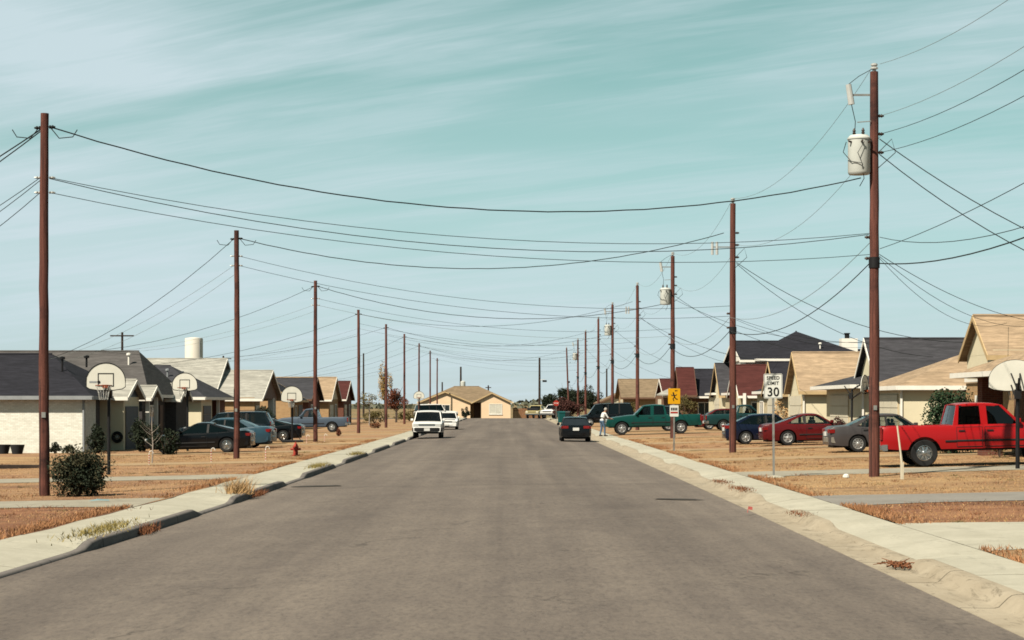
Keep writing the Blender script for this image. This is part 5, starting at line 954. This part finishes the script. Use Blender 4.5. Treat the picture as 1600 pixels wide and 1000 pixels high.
# ---------------------------------------------------------------- signs
def text(body, size, loc, mat, parent, name='lettering', ext=.003, sx=1.0):
    cu = bpy.data.curves.new(name, 'FONT'); cu.body = body; cu.size = size; cu.align_x = 'CENTER'; cu.extrude = ext; cu.offset = size * .018; cu.space_character = 1.05
    t = bpy.data.objects.new('tmp', cu); COL.objects.link(t); bpy.context.view_layer.update()
    me = bpy.data.meshes.new_from_object(t.evaluated_get(bpy.context.evaluated_depsgraph_get())); bpy.data.objects.remove(t); bpy.data.curves.remove(cu)
    me.transform(Matrix.Diagonal((sx, 1, 1, 1))); me.transform(Matrix.Rotation(R(90), 4, 'X')); me.materials.clear(); me.materials.append(M[mat])
    o = bpy.data.objects.new(name, me); COL.objects.link(o); o.location = loc; o.parent = parent; return o
def plate_sign(parent, name, w, h, zc, mat, border=None, yo=-.06, r=.03):
    pts = []
    for cx, cz, a0 in ((w / 2 - r, h / 2 - r, 0), (-w / 2 + r, h / 2 - r, 90), (-w / 2 + r, -h / 2 + r, 180), (w / 2 - r, -h / 2 + r, 270)):
        for k in range(4): a = R(a0 + 30 * k); pts.append((cx + r * math.cos(a), yo, zc + cz + r * math.sin(a)))
    o = MB().prism(pts, (0, .006, 0)).build(name, mat, parent)
    if border:
        m = MB(); e = .014; t = .008; y0, y1 = yo - .0035, yo - .0008
        for a in ((-w / 2 + e, w / 2 - e, zc + h / 2 - e - t, zc + h / 2 - e), (-w / 2 + e, w / 2 - e, zc - h / 2 + e, zc - h / 2 + e + t), (-w / 2 + e, -w / 2 + e + t, zc - h / 2 + e + t, zc + h / 2 - e - t), (w / 2 - e - t, w / 2 - e, zc - h / 2 + e + t, zc + h / 2 - e - t)): m.box(a[0], a[1], y0, y1, a[2], a[3])
        b = m.build('border', border, None); b.parent = o
    return o
y = 54.3; x = wx(1209, y); z0 = lawn_z(x)
p = thing('speed_limit_sign', 'white SPEED LIMIT 30 sign on a thin steel post at the right sidewalk', 'road sign', (x, y, z0)); p.rotation_euler = (0, R(-.5), R(-3))
MB().box(-.028, .028, -.045, -.005, -.2, 2.66).build('sign_post', 'metal_galv', p)
zc = (wz(584, y) + wz(622.5, y)) / 2 - z0; pl_ = plate_sign(p, 'sign_panel', .49, .655, zc, 'sign_white', 'sign_black')
for tx, sz, dz, sx in (('SPEED', .125, .175, .98), ('LIMIT', .125, .035, .98), ('30', .33, -.265, .95)): text(tx, sz, (0, -.0635, zc + dz), 'sign_black', pl_, sx=sx)
m = MB(); m.lathe([(.33, -.02), (.30, .03), (.12, .06), (.05, .07)], 12, (0, -.02, 0)); m.build('footing', 'concrete', p)
y = 83.5; x = wx(1053, y); z0 = lawn_z(x)
p = thing('school_crossing_sign', 'yellow warning sign with a black figure over a small white and red sign', 'road sign', (x, y, z0)); p.rotation_euler = (0, 0, R(4))
MB().box(-.03, .03, -.045, -.005, -.2, wz(606, y) - z0 - .02).build('sign_post', 'metal_galv', p)
zc = (wz(607, y) + wz(631, y)) / 2 - z0; pl_ = plate_sign(p, 'sign_panel', .50, .63, zc, 'sign_yellow', None)
def fig(parent, pts, w, zc): o = MB().tube([(a, -.064, zc + b) for a, b in pts], w, 6).build('figure', 'sign_black', None); o.parent = parent
# running child with a ball: head, trunk, legs, arms
o = MB().lathe([(.032, 0), (.032, .006)], 12, (-.035, -.068, zc + .13), 'Y').build('figure', 'sign_black', None); o.parent = pl_
fig(pl_, [(-.03, .09), (.0, .0), (.02, -.04)], .03, zc); fig(pl_, [(.02, -.03), (.06, -.10), (.13, -.12)], .02, zc); fig(pl_, [(.01, -.03), (-.05, -.10), (-.02, -.18)], .02, zc); fig(pl_, [(-.02, .06), (.06, .03), (.10, .08)], .014, zc); fig(pl_, [(-.03, .06), (-.10, .02), (-.12, .07)], .014, zc)
m = MB(); m.box(.03, .07, -.066, -.061, zc + .20, zc + .25); m.box(.09, .13, -.066, -.061, zc + .20, zc + .25); o = m.build('mark', 'sign_black', None); o.parent = pl_
zc2 = (wz(633, y) + wz(651, y)) / 2 - z0; pl2 = plate_sign(p, 'lower_panel', .36, .46, zc2, 'sign_white', None)
m = MB(); m.box(-.15, .15, -.066, -.061, zc2 - .10, zc2 - .035); o = m.build('red_band', 'sign_red', None); o.parent = pl2
m = MB()
for i in range(4): m.box(-.13 + .07 * i, -.08 + .07 * i, -.066, -.061, zc2 + .02, zc2 + .13)
o = m.build('mark', 'sign_black', None); o.parent = pl2
# stop sign near the far end
y = 228; x = wx(869, y); p = thing('stop_sign', 'small red octagonal STOP sign far along the right side', 'road sign', (x, y, 0))
MB().tube([(0, 0, -.1), (0, 0, wz(624, y))], .035, 6).build('sign_post', 'metal_galv', p); zc = wz(630, y)
o = MB().prism([(.33 * math.cos(R(22.5 + 45 * i)), -.05, zc + .33 * math.sin(R(22.5 + 45 * i))) for i in range(8)], (0, .008, 0)).build('sign_panel', 'sign_red', p); text('STOP', .21, (0, -.053, zc - .075), 'sign_white', o)

# ---------------------------------------------------------------- hydrant, stakes, bins, litter
y = 78.2; x = wx(462, y); z0 = lawn_z(x); p = thing('fire_hydrant', 'rusty red fire hydrant on the dry lawn left of the road', 'fire hydrant', (x, y, z0 + .02))
MB().lathe([(.15, -.05), (.15, .03), (.095, .04), (.085, .30), (.12, .31), (.12, .35), (.09, .36), (.075, .43), (.04, .47), (.025, .48), (.025, .53), (.01, .535)], 16).build('barrel', 'hydrant_red', p, True)
for a, r, l in ((-90, .055, .16), (0, .045, .17), (180, .045, .17)): MB().tube([(.06 * math.cos(R(a)), .06 * math.sin(R(a)), .25), (l * math.cos(R(a)), l * math.sin(R(a)), .25), ((l + .03) * math.cos(R(a)), (l + .03) * math.sin(R(a)), .25)], [r, r, r * .6], 10).build('outlet_cap', 'hydrant_red', p, True)
def cane(px, py, h, label):
    y = 2.1 * F / (py - HY); x = wx(px, y); p = thing('candy_cane_stake', label, 'garden stake', (x, y, lawn_z(x) + .02), R(random.uniform(-40, 40)), 'candy cane stakes on the left lawns'); n = 9
    for i in range(n): MB().tube([(0, 0, h * .8 * i / n), (0, 0, h * .8 * (i + 1) / n)], .015, 8).build('stripe', 'cane_red' if i % 2 else 'cane_white', p)
    MB().tube([(.07 - .07 * math.cos(a), 0, h * .8 + .07 * math.sin(a) * 1.2) for a in [math.pi * i / 8 for i in range(9)]], .015, 8).build('crook', 'cane_white', p)
cane(233, 727, .48, 'pink and white candy cane stake beside the sapling'); cane(330, 725, .52, 'candy cane stake left of the second left pole'); cane(415, 724, .52, 'candy cane stake right of the second left pole by the hydrant'); cane(479, 694, .42, 'small candy cane stake right of the hoop base'); cane(507, 692, .40, 'small candy cane stake behind the third left pole')
y = 51.2; x = wx(1410, y); p = thing('marker_stake', 'thin cream wooden stake leaning beside the transformer pole', 'stake', (x, y, lawn_z(x))); MB().tube([(0, 0, -.05), (-.01, 0, .36), (-.05, 0, .72), (-.13, 0, 1.36)], [.035, .035, .025, .022], 6).build('lath', 'stake_white', p); MB().box(-.05, .03, -.03, .03, 0, .44).build('base_stake', 'stake_white', p)
def wheelie(px, Y, x, mat, label):
    p = thing('wheelie_bin', label, 'trash bin', (x, Y, lawn_z(x) + .015), R(random.uniform(-20, 20)), 'trash bins at the curb')
    MB().add([(-.25, -.28, .05), (.25, -.28, .05), (.25, .28, .05), (-.25, .28, .05), (-.32, -.38, 1.05), (.32, -.38, 1.05), (.32, .38, 1.05), (-.32, .38, 1.05)], [(0, 3, 2, 1), (4, 5, 6, 7), (0, 1, 5, 4), (1, 2, 6, 5), (2, 3, 7, 6), (3, 0, 4, 7)]).build('body', mat, p)
    MB().prism([(-.34, -.42, 1.055), (-.34, .42, 1.055), (-.34, .40, 1.12), (-.34, 0, 1.18), (-.34, -.38, 1.12)], (.68, 0, 0)).build('lid', mat, p)
    for s in (-1, 1): MB().lathe([(.02, s * .20), (.12, s * .20), (.12, s * .26), (.02, s * .26)], 12, (0, .28, .12), 'X').build('wheel', 'rubber', p)
wheelie(866, 205, 5.25, 'bin_teal', 'teal wheeled trash bin by the far right curb'); wheelie(877, 209, 6.0, 'bin_black', 'black wheeled trash bin beside the teal one')
y = 2.0 * F / (751 - HY); x = wx(1322, y); m = MB(); m.lathe([(.03, 0), (.09, .03), (.08, .09), (.03, .12)], 9); o = m.build('stone', 'paper_white', None, True); o.location = (x, y, lawn_z(x)); tag(o, 'small white stone lying on the straw lawn near the transformer pole', 'stone')
y = 2.1 * F / (801 - HY); m = MB(); m.tube([(0, 0, 0), (.02, 0, .12)], .006, 5); m.add([(.02, 0, .12), (.10, .02, .11), (.095, .02, .05), (.02, 0, .06)], [(0, 1, 2, 3)]); o = m.build('marker_flag', 'pink', None); o.location = (wx(1168, y), y, -.10); tag(o, 'tiny pink marker flag at the right gutter', 'flag')
y = 2.05 * F / (788 - HY); m = MB(); m.add([(-.22, 0, .01), (.0, -.05, .03), (.2, .0, .02), (.19, .08, .04), (-.05, .06, .06), (-.2, .09, .02)], [(0, 1, 4, 5), (1, 2, 3, 4)]); o = m.build('litter', 'paper_blue', None); o.location = (wx(155, y), y, lawn_z(wx(155, y)) + .03); tag(o, 'scrap of pale blue paper beside the left driveway', 'litter')
y = 68; m = MB().box(-1.6, 1.0, -.09, .09, -.02, .16); o = m.build('landscape_timber', 'timber', None, bevel=.02); o.location = (wx(25, y), y, lawn_z(-17)); tag(o, 'dark landscape timber lying on the lawn at the left edge', 'timber')  # low dark bar along a dark line on the lawn
# hose reel on the cream wall, pots by the white brick wall
p = thing('hose_reel', 'coiled hose reel hung on the cream wall beside the hoop', 'hose reel', (wx(183, 96.5), 96.56, wz(683, 96.5)))
for r in (.15, .20, .25): MB().tube([(r * math.cos(a), -.03, r * math.sin(a)) for a in [2 * math.pi * i / 20 for i in range(21)]], .028, 6).build('hose_coil', 'metal_black', p)
MB().lathe([(.06, -.10), (.09, -.05), (.09, .03)], 12, axis='Y').build('hub', 'metal_galv', p)
for k, (px, Yp) in enumerate(((27, 90.3), (5, 90.6))):
    x = wx(px, Yp); o = MB().lathe([(.22, 0), (.30, .30), (.33, .42), (.30, .42), (.28, .36), (.02, .36)], 14).build('planter_pot', 'pot', None, True); o.location = (x, Yp, lawn_z(x) + .01); tag(o, ('dark round planter pot before the white brick wall', 'dark planter pot cut by the left edge of the picture')[k], 'pot', 'pots by the white brick wall')

# wooden fence right of the peach house
p = thing('wood_fence', 'low brown board fence right of the peach house', 'fence', (2.2, 299, -.14), 0, None, base=True)
x = .6
while x < 4.6: MB().box(x, x + .17, 298.9, 298.93, -.3, 1.25 + random.uniform(-.03, .03)).build('board', 'fence_brown', p); x += .19
MB().box(.6, 4.6, 298.935, 298.99, .9, 1.0).build('rail', 'fence_brown', p)

# ---------------------------------------------------------------- plants
def leaves(name, c, rad, n, size, mat, parent=None, shell=.45, seed=0, clumps=14, flat=.0):
    """leaf-sized quads gathered in clumps through the crown's volume"""
    rg = np.random.RandomState(seed); cs = rg.normal(size=(clumps, 3)); cs /= np.linalg.norm(cs, axis=1)[:, None]; cs *= (rg.uniform(shell, .82, clumps))[:, None]; cr = rg.uniform(.24, .42, clumps)
    k = rg.randint(0, clumps, n); d = rg.normal(size=(n, 3)); d /= np.linalg.norm(d, axis=1)[:, None]; pos = (cs[k] + d * (cr[k] * rg.uniform(.3, 1, n) ** .5)[:, None]) * np.array(rad) + np.array(c)
    a = rg.normal(size=(n, 3)); a /= np.linalg.norm(a, axis=1)[:, None]; b = np.cross(a, rg.normal(size=(n, 3))); b /= np.linalg.norm(b, axis=1)[:, None]; s = size * rg.uniform(.6, 1.3, n)[:, None]
    a *= s; b *= s * .5; V = np.stack([pos - a, pos - b, pos + a, pos + b], 1).reshape(-1, 3); V[:, 2] = np.maximum(V[:, 2], c[2] - rad[2] + .01)
    me = bpy.data.meshes.new(name); me.from_pydata(V.tolist(), [], np.arange(4 * n).reshape(n, 4).tolist()); me.materials.append(M[mat]); o = bpy.data.objects.new(name, me); COL.objects.link(o)
    if parent is not None: o.parent = parent
    return o
def branches(parent, n, h, spread, r, mat, seed=0, base=0.0):
    rg = random.Random(seed); m = MB()
    for i in range(n):
        a = rg.uniform(0, 6.28); s = spread * rg.uniform(.4, 1); k = h * rg.uniform(.6, 1); m.tube([(0, 0, base), (s * .35 * math.cos(a), s * .35 * math.sin(a), base + (k - base) * .5), (s * math.cos(a), s * math.sin(a), k)], [r, r * .6, r * .25], 5)
    return m.build('stem', mat, parent)
def bush(name, label, x, y, rad, n, size, mat, seed, z=None, cat='bush', group=None, clumps=16, shell=.35):
    z = lawn_z(x) + .01 if z is None else z; p = thing(name, label, cat, (x, y, z), 0, group); branches(p, 8, rad[2] * 1.5, rad[0] * .7, .025, 'bark', seed)
    leaves('foliage', (0, 0, rad[2] * .86), rad, n, size, mat, p, shell, seed, clumps); return p
b_ = bush('shrub', 'dense dark bush at the foot of the nearest left pole', wx(122, 44.6), 44.7, (.64, .56, .56), 11000, .034, 'leaf_dark', 1, clumps=60, shell=.05); leaves('dry_foliage', (.03, 0, .54), (.76, .66, .64), 2600, .03, 'leaf_brush', b_, .55, 77, 46)
bush('shrub', 'tall dark shrub against the white brick corner by the hoop', wx(150, 90), 90.4, (.55, .5, .72), 2200, .05, 'leaf_dark', 2)
bush('shrub', 'dark shrub beside the sapling in front of the grey wing', wx(222, 91), 91.6, (.85, .6, 1.0), 3000, .055, 'leaf_dark', 3)
bush('shrub', 'dark shrub hiding the nose of the black coupe', wx(258, 84.5), 84.6, (.75, .5, .62), 2600, .05, 'leaf_dark', 4)
bush('shrub', 'small round shrub before the white brick wall', wx(86, 90.5), 90.5, (.35, .3, .27), 900, .04, 'leaf_dark', 5); bush('shrub', 'second small round shrub before the white brick wall', wx(108, 90.5), 90.3, (.32, .3, .25), 900, .04, 'leaf_dark', 6)
bush('shrub', 'brownish leafy shrub against the bright cream garage wall', wx(275, 119), 119.5, (.7, .5, .95), 1500, .06, 'leaf_olive', 7)
bush('shrub', 'tall dark evergreen in front of the pale roofed house', wx(415, 146), 145.6, (.95, .8, 1.25), 2600, .07, 'leaf_dark', 8)
bush('shrub', 'smooth dark green dome shrub behind the red pickup cab', wx(1487, 72), 71.9, (1.0, .7, 1.28), 16000, .055, 'leaf_green', 9, clumps=150, shell=.02)
bush('shrub', 'dark maroon shrub beside the leaning hoop', wx(1318, 87.5), 87.8, (.45, .4, .68), 1700, .05, 'leaf_maroon', 10)
bush('shrub', 'straggly brown shrub in front of the brick porch', wx(1563, 66.5), 66.6, (.50, .4, 1.02), 900, .05, 'leaf_olive', 11)
bush('shrub', 'straw coloured ornamental grass clump by the cream house', wx(1222, 119), 119.2, (1.0, .5, .95), 1500, .07, 'straw', 12); bush('shrub', 'dark low shrub by the red roofed house', wx(1160, 141), 143.2, (.6, .5, .62), 900, .06, 'leaf_dark', 13)
bush('shrub', 'big round dark tree-like bush near the stop sign', wx(887, 233), 233, (1.95, 1.6, 1.55), 5200, .10, 'leaf_maroon', 14, clumps=30, shell=.2)
bush('shrub', 'dark shrub at the corner of the peach house', wx(727, 280), 280.5, (.75, .6, .85), 1500, .08, 'leaf_dark', 15); bush('shrub', 'low brown hedge by the far left poles', wx(640, 236), 236, (2.2, .8, .75), 1800, .09, 'leaf_olive', 16)
bush('shrub', 'brown brush clump beside the far left house', wx(585, 206), 206, (1.5, .8, .85), 1600, .08, 'leaf_olive', 17); bush('shrub', 'small reddish shrub on the lawn beyond the third left pole', wx(528, 128), 128.0, (.25, .2, .28), 420, .05, 'leaf_red', 18)
bush('shrub', 'dark hedge behind the right poles near the green pickup', wx(945, 216), 216, (1.9, 1.0, 1.0), 2400, .10, 'leaf_dark', 19); bush('shrub', 'small dead tuft on the far left lawn', wx(586, 167), 167, (.5, .3, .3), 500, .06, 'dead_brown', 20)
bush('shrub', 'brown ivy bush against the red brick house', wx(1075, 178), 179.6, (1.1, .5, 1.35), 1800, .08, 'leaf_olive', 21); bush('shrub', 'ochre bush before the brown roofed house', wx(982, 212), 212.5, (1.2, .8, 1.2), 1600, .09, 'leaf_olive', 22)
def tree(label, x, y, h, crown, cz, n, size, mat, seed, bark='bark', tr=.12, clumps=18, name='tree', shell=.3):
    p = thing(name, label, 'tree', (x, y, lawn_z(x))); rg = random.Random(seed); m = MB(); m.tube([(0, 0, -.1), (.03, 0, h * .35), (-.02, .03, h * .7), (0, 0, h * .96)], [tr, tr * .8, tr * .5, tr * .15], 8)
    for i in range(10):
        a = rg.uniform(0, 6.28); z = h * rg.uniform(.3, .75); l = crown[0] * rg.uniform(.5, .95); m.tube([(0, 0, z), (l * .5 * math.cos(a), l * .5 * math.sin(a), z + l * .35), (l * math.cos(a), l * math.sin(a), z + l * .9)], [tr * .4, tr * .25, tr * .08], 5)
    m.build('trunk', bark, p)
    if n: leaves('crown', (0, 0, cz), crown, n, size, mat, p, shell, seed, clumps)
    return p
tree('tall narrow yellow leaved tree behind the fifth left pole', wx(601, 226), 226, 6.6, (.95, .9, 2.6), 4.4, 2600, .085, 'leaf_yellow', 31, clumps=22)
tree('rounded rusty red tree right of the yellow tree', wx(619, 222), 222, 3.9, (1.5, 1.2, 1.35), 2.5, 3400, .085, 'leaf_red', 32, clumps=22)
tree('thin bare sapling with a pale trunk before the grey wing', wx(236, 71), 71.2, 1.95, (.45, .4, .4), 1.6, 0, .03, 'leaf_olive', 33, 'bark_pale', .028)
tree('spiky bare topped small tree by the far left house', wx(577, 196), 196, 3.3, (1.1, 1.0, .8), 2.5, 500, .08, 'leaf_olive', 34, 'bark_pale', .07)
for k, (px, Yt, r, h, lab) in enumerate(((882, 330, 2.6, 4.6, 'broad dark tree right of the distant street light'), (905, 322, 2.9, 4.9, 'largest dark tree behind the far right poles'), (926, 318, 2.2, 3.8, 'dark tree at the right of the far grove'), (858, 345, 1.6, 3.6, 'small pointed dark tree by the street light'))):
    tree(lab, wx(px, Yt), Yt, h, (r, r * .8, h * .40), h * .60, 3400, .14, 'leaf_dark', 40 + k, clumps=24)
# far woods along the horizon
rg = np.random.RandomState(5); m = MB(); V = []; Fc = []
for i in range(5200):
    yy = rg.uniform(900, 1000); xx = rg.uniform(-520, 520); hh = (2.2 + 1.6 * math.sin(xx * .021) + 1.1 * math.sin(xx * .083 + 1)) * .9; c = Vector((xx, yy, rg.uniform(-.5, max(.6, hh)))); s = rg.uniform(.8, 1.9)
    a = Vector(rg.normal(size=3)).normalized() * s; b = a.cross(Vector(rg.normal(size=3))).normalized() * s * .7; o = len(V); V += [tuple(c - a), tuple(c - b), tuple(c + a), tuple(c + b)]; Fc.append((o, o + 1, o + 2, o + 3))
o = raw('far_woods', V, Fc, 'leaf_far'); tag(o, 'low line of distant grey green trees on the horizon', 'trees', kind='stuff')

# dry grass blades on the lawns, weeds along the kerbs
def blades(name, pts, hgt, wid, mat, lean=.5):
    n = len(pts); rg = np.random.RandomState(len(pts)); P = np.array(pts); a = rg.uniform(0, 2 * np.pi, n); u = np.stack([np.cos(a), np.sin(a), np.zeros(n)], 1); h = hgt * rg.uniform(.5, 1.4, n)
    t = np.stack([rg.normal(0, lean, n) * h, rg.normal(0, lean, n) * h, h], 1); w = wid * rg.uniform(.6, 1.4, n)[:, None]
    V = np.stack([P - u * w, P + u * w, P + t], 1).reshape(-1, 3); return raw(name, V.tolist(), np.arange(3 * n).reshape(n, 3).tolist(), mat)
def scatter(side, n, y0, y1, wmax, edge_bias=False):
    rg = np.random.RandomState(int(n + y0)); out = []; drives = DR_L if side < 0 else DR_R
    while len(out) < n:
        y = y0 + (y1 - y0) * rg.uniform() ** 1.3; e = xl(y) - 1.37 if side < 0 else xr(y) + 1.64; x = e + side * wmax * (rg.uniform() ** (3 if edge_bias else 1))
        if any(abs(y - c - (.1 * 5 if side > 0 and c > 50 else 0)) < h * .78 + .15 for c, h in drives): continue
        if math.sin(x * 1.3 + 1.7 * math.sin(y * .45)) * math.sin(y * .8 + x * .4) < rg.uniform(-1.1, .5): continue
        out.append((x, y, lawn_z(x) + .012))
    return out
for side in (-1, 1):
    o = blades('dry_grass', scatter(side, 38000, 24, 118, 11.5), .032, .007, 'straw'); tag(o, f'dry straw coloured grass on the {"left" if side < 0 else "right"} hand lawns', 'grass', kind='stuff')
    o = blades('dry_grass', scatter(side, 9000, 24, 110, .5, True), .07, .008, 'straw_earth'); tag(o, f'ragged dead grass overhanging the {"left" if side < 0 else "right"} sidewalk edge', 'grass', kind='stuff')
    o = blades('dry_grass', scatter(side, 9000, 24, 80, 10), .03, .008, 'straw_earth'); tag(o, f'brown matted dead grass among the straw on the {"left" if side < 0 else "right"} lawns', 'grass', kind='stuff')
def clusters(side, n, mat, hgt, seed):
    rg = np.random.RandomState(seed); out = []
    for c in scatter(side, n, 26, 112, 11.5):
        r = rg.uniform(.05, .28)
        for q in range(rg.randint(14, 46)): a = rg.normal(0, r); out.append((c[0] + a, c[1] + rg.normal(0, r * 1.6), c[2]))
    return blades('dead_weeds', out, hgt, .007, mat, .8)
for side in (-1, 1):
    tag(clusters(side, 260, 'dead_brown', .06, 91), f'low brown dead weeds dotted over the {"left" if side < 0 else "right"} lawns', 'weeds', kind='stuff')
    tag(clusters(side, 110, 'leaf_olive', .05, 92), f'flat olive weed mats dotted over the {"left" if side < 0 else "right"} lawns', 'weeds', kind='stuff')
def tuft(label, x, y, z, n, r, h, mat, seed, name='weed_tuft', lean=.55, ly=1.0):
    rg = np.random.RandomState(seed); pts = [(rg.normal(0, r), rg.normal(0, r * ly), 0) for _ in range(n)]; o = blades(name, pts, h, .008, mat, lean); o.location = (x, y, z); tag(o, label, 'weeds', kind='stuff'); return o
def kerb_x(y): return xl(y)
tuft('tall dry weed tuft on the left curb at the driveway', wx(372, 45.5), 45.6, -.02, 420, .14, .34, 'straw', 51, ly=2.2); tuft('flat yellow weeds spilling over the left curb, nearest', xl(31.5) - .35, 32.2, .01, 900, .16, .06, 'weed', 52, ly=7); tuft('brown weeds growing out of the left gutter crack', xl(34) + .03, 33.6, -.12, 300, .06, .14, 'dead_brown', 53, ly=5)
tuft('dead weeds at the left curb beyond the driveway', xl(47) + .02, 47.2, -.12, 380, .07, .12, 'dead_brown', 54, ly=8); tuft('green yellow weeds on the left curb top further on', xl(64) - .25, 64.5, .01, 420, .12, .10, 'weed', 55, ly=9); tuft('weeds in the left curb near the white cars', xl(80) - .2, 80, .01, 300, .12, .10, 'weed', 56, ly=9)
tuft('brown leaf litter caught at the right curb', xr(37) + .55, 37.2, -.02, 160, .10, .05, 'dead_brown', 57, ly=4); tuft('brown weeds on the right curb by the grey driveway', xr(46) + .6, 47.5, .0, 260, .12, .06, 'dead_brown', 58, ly=6); tuft('dark debris on the right curb beyond the grey driveway', xr(52) + .6, 52, .0, 200, .12, .05, 'dead_brown', 59, ly=6)
# fallen branch in the right gutter
y = 2.14 * F / (890 - HY); x = wx(1405, y); p = thing('fallen_branch', 'broken reddish brown branch lying in the right gutter', 'branch', (x, y, -.13), R(20)); rgm = random.Random(4)
for i in range(9):
    a = rgm.uniform(-.5, 3.4); l = rgm.uniform(.15, .42); MB().tube([(rgm.uniform(-.15, .15), rgm.uniform(-.2, .2), .02), (l * .5 * math.cos(a), l * .5 * math.sin(a), .05 + .06 * rgm.random()), (l * math.cos(a), l * math.sin(a) * 1.4, .03 + .12 * rgm.random())], [.012, .008, .004], 5).build('twig', 'dead_brown', p)
leaves('dry_leaves', (0, 0, .06), (.26, .34, .06), 130, .03, 'dead_brown', p, .1, 3, 8)

# ---------------------------------------------------------------- person leaning on the green pickup's nose
def person():
    x, y = 5.62, 123.6
    m = MB()
    def limb(pts, rs, n=12):
        P = [Vector(q) for q in pts]; d0 = (P[0] - P[1]).normalized(); d1 = (P[-1] - P[-2]).normalized()
        m.tube([P[0] + d0 * rs[0] * .7] + P + [P[-1] + d1 * rs[-1] * .7], [rs[0] * .55] + list(rs) + [rs[-1] * .55], n)
    def ball(c, rx, ry, rz, n=12):
        m.add([(c[0] + rx * math.cos(a) * math.cos(b), c[1] + ry * math.sin(a) * math.cos(b), c[2] + rz * math.sin(b)) for b in [-math.pi / 2 * .98 + math.pi * .98 * i / 8 for i in range(9)] for a in [2 * math.pi * j / n for j in range(n)]],
              [(i * n + j, i * n + (j + 1) % n, (i + 1) * n + (j + 1) % n, (i + 1) * n + j) for i in range(8) for j in range(n)] + [tuple(range(n))[::-1], tuple(8 * n + j for j in range(n))])
    # faces +x, weight on the right leg, trunk tipped forward
    for s, fx in ((1, -.06), (-1, .14)):
        limb([(0, s * .10, .90), (.06 + fx * .5, s * .11, .50), (fx, s * .12, .10)], [.098, .066, .048]); limb([(fx - .05, s * .12, .045), (fx + .08, s * .125, .04), (fx + .17, s * .13, .032)], [.045, .045, .034])
    ball((0, 0, .93), .125, .165, .13); limb([(0, 0, .95), (.05, 0, 1.12), (.12, 0, 1.30), (.16, 0, 1.40)], [.125, .135, .15, .105], 16); limb([(.13, -.15, 1.37), (.13, .15, 1.37)], [.075, .075]); limb([(.17, 0, 1.40), (.22, 0, 1.51)], [.058, .052])
    ball((.26, 0, 1.60), .098, .076, .118); ball((.352, 0, 1.59), .02, .014, .022); limb([(.30, 0, 1.505), (.335, 0, 1.515)], [.03, .022])
    for s in (1, -1): ball((.25, s * .078, 1.60), .022, .012, .033)
    for s in (1, -1):
        sh, el, wr = Vector((.14, s * .20, 1.36)), Vector((.28, s * .27, 1.12)), Vector((.50, s * .20, 1.05)); limb([sh, sh.lerp(el, .5), el, el.lerp(wr, .5), wr], [.062, .054, .046, .042, .031])
        pm = wr + Vector((.075, -s * .01, -.005)); limb([wr, pm], [.032, .036])
        for q in range(4):
            b0 = pm + Vector((.03, (q - 1.5) * .021, .0)); L_ = (.062, .074, .070, .054)[q]; limb([b0, b0 + Vector((L_ * .55, 0, -.012)), b0 + Vector((L_, 0, -.038))], [.010, .0095, .0085], 8)
        limb([wr + Vector((.03, -s * .025, 0)), wr + Vector((.07, -s * .055, -.01)), wr + Vector((.10, -s * .060, -.025))], [.012, .011, .009], 8)
    o = m.build('tmp', 'skin', None); md = o.modifiers.new('r', 'REMESH'); md.mode = 'VOXEL'; md.voxel_size = .0085; sm = o.modifiers.new('s', 'SMOOTH'); sm.iterations = 2; sm.factor = .4
    bpy.context.view_layer.update(); me = bpy.data.meshes.new_from_object(o.evaluated_get(bpy.context.evaluated_depsgraph_get())); bpy.data.objects.remove(o)
    me.materials.clear()
    for k in ('skin', 'shirt_white', 'denim', 'shoe'): me.materials.append(M[k])
    for f in me.polygons:
        c = f.center; mi = 0
        if c.z < .085: mi = 3
        elif c.z < .955: mi = 2
        elif c.z < 1.43 and c.x < .245 + (.12 if c.z < 1.22 and abs(c.y) > .2 and c.x < .31 else 0): mi = 1
        f.material_index = mi; f.use_smooth = True
    p = thing('person', 'person in white shirt and blue jeans standing by the green pickup nose', 'person', (x, y, lawn_z(x) + .01), R(22))
    b = bpy.data.objects.new('body', me); COL.objects.link(b); b.parent = p
    hm = MB(); n = 14; hm.add([(.248 + .104 * math.cos(a) * math.cos(t), .083 * math.sin(a) * math.cos(t), 1.612 + .118 * math.sin(t)) for t in [-.35, 0, .3, .6, .9, 1.2, 1.5] for a in [.55 + 5.18 * j / (n - 1) if True else 0 for j in range(n)]], [(i * n + j, i * n + j + 1, (i + 1) * n + j + 1, (i + 1) * n + j) for i in range(6) for j in range(n - 1)])
    hm.build('hair', 'hair_grey', p, True, 80)
    for s in (1, -1): e = MB().lathe([(.002, -.008), (.010, -.004), (.012, 0), (.010, .004), (.002, .008)], 8, (.343, s * .030, 1.615), 'X').build('eye', 'eye', p)
person()
for o in list(bpy.data.objects):
    if '_base' in o: del o['_base']
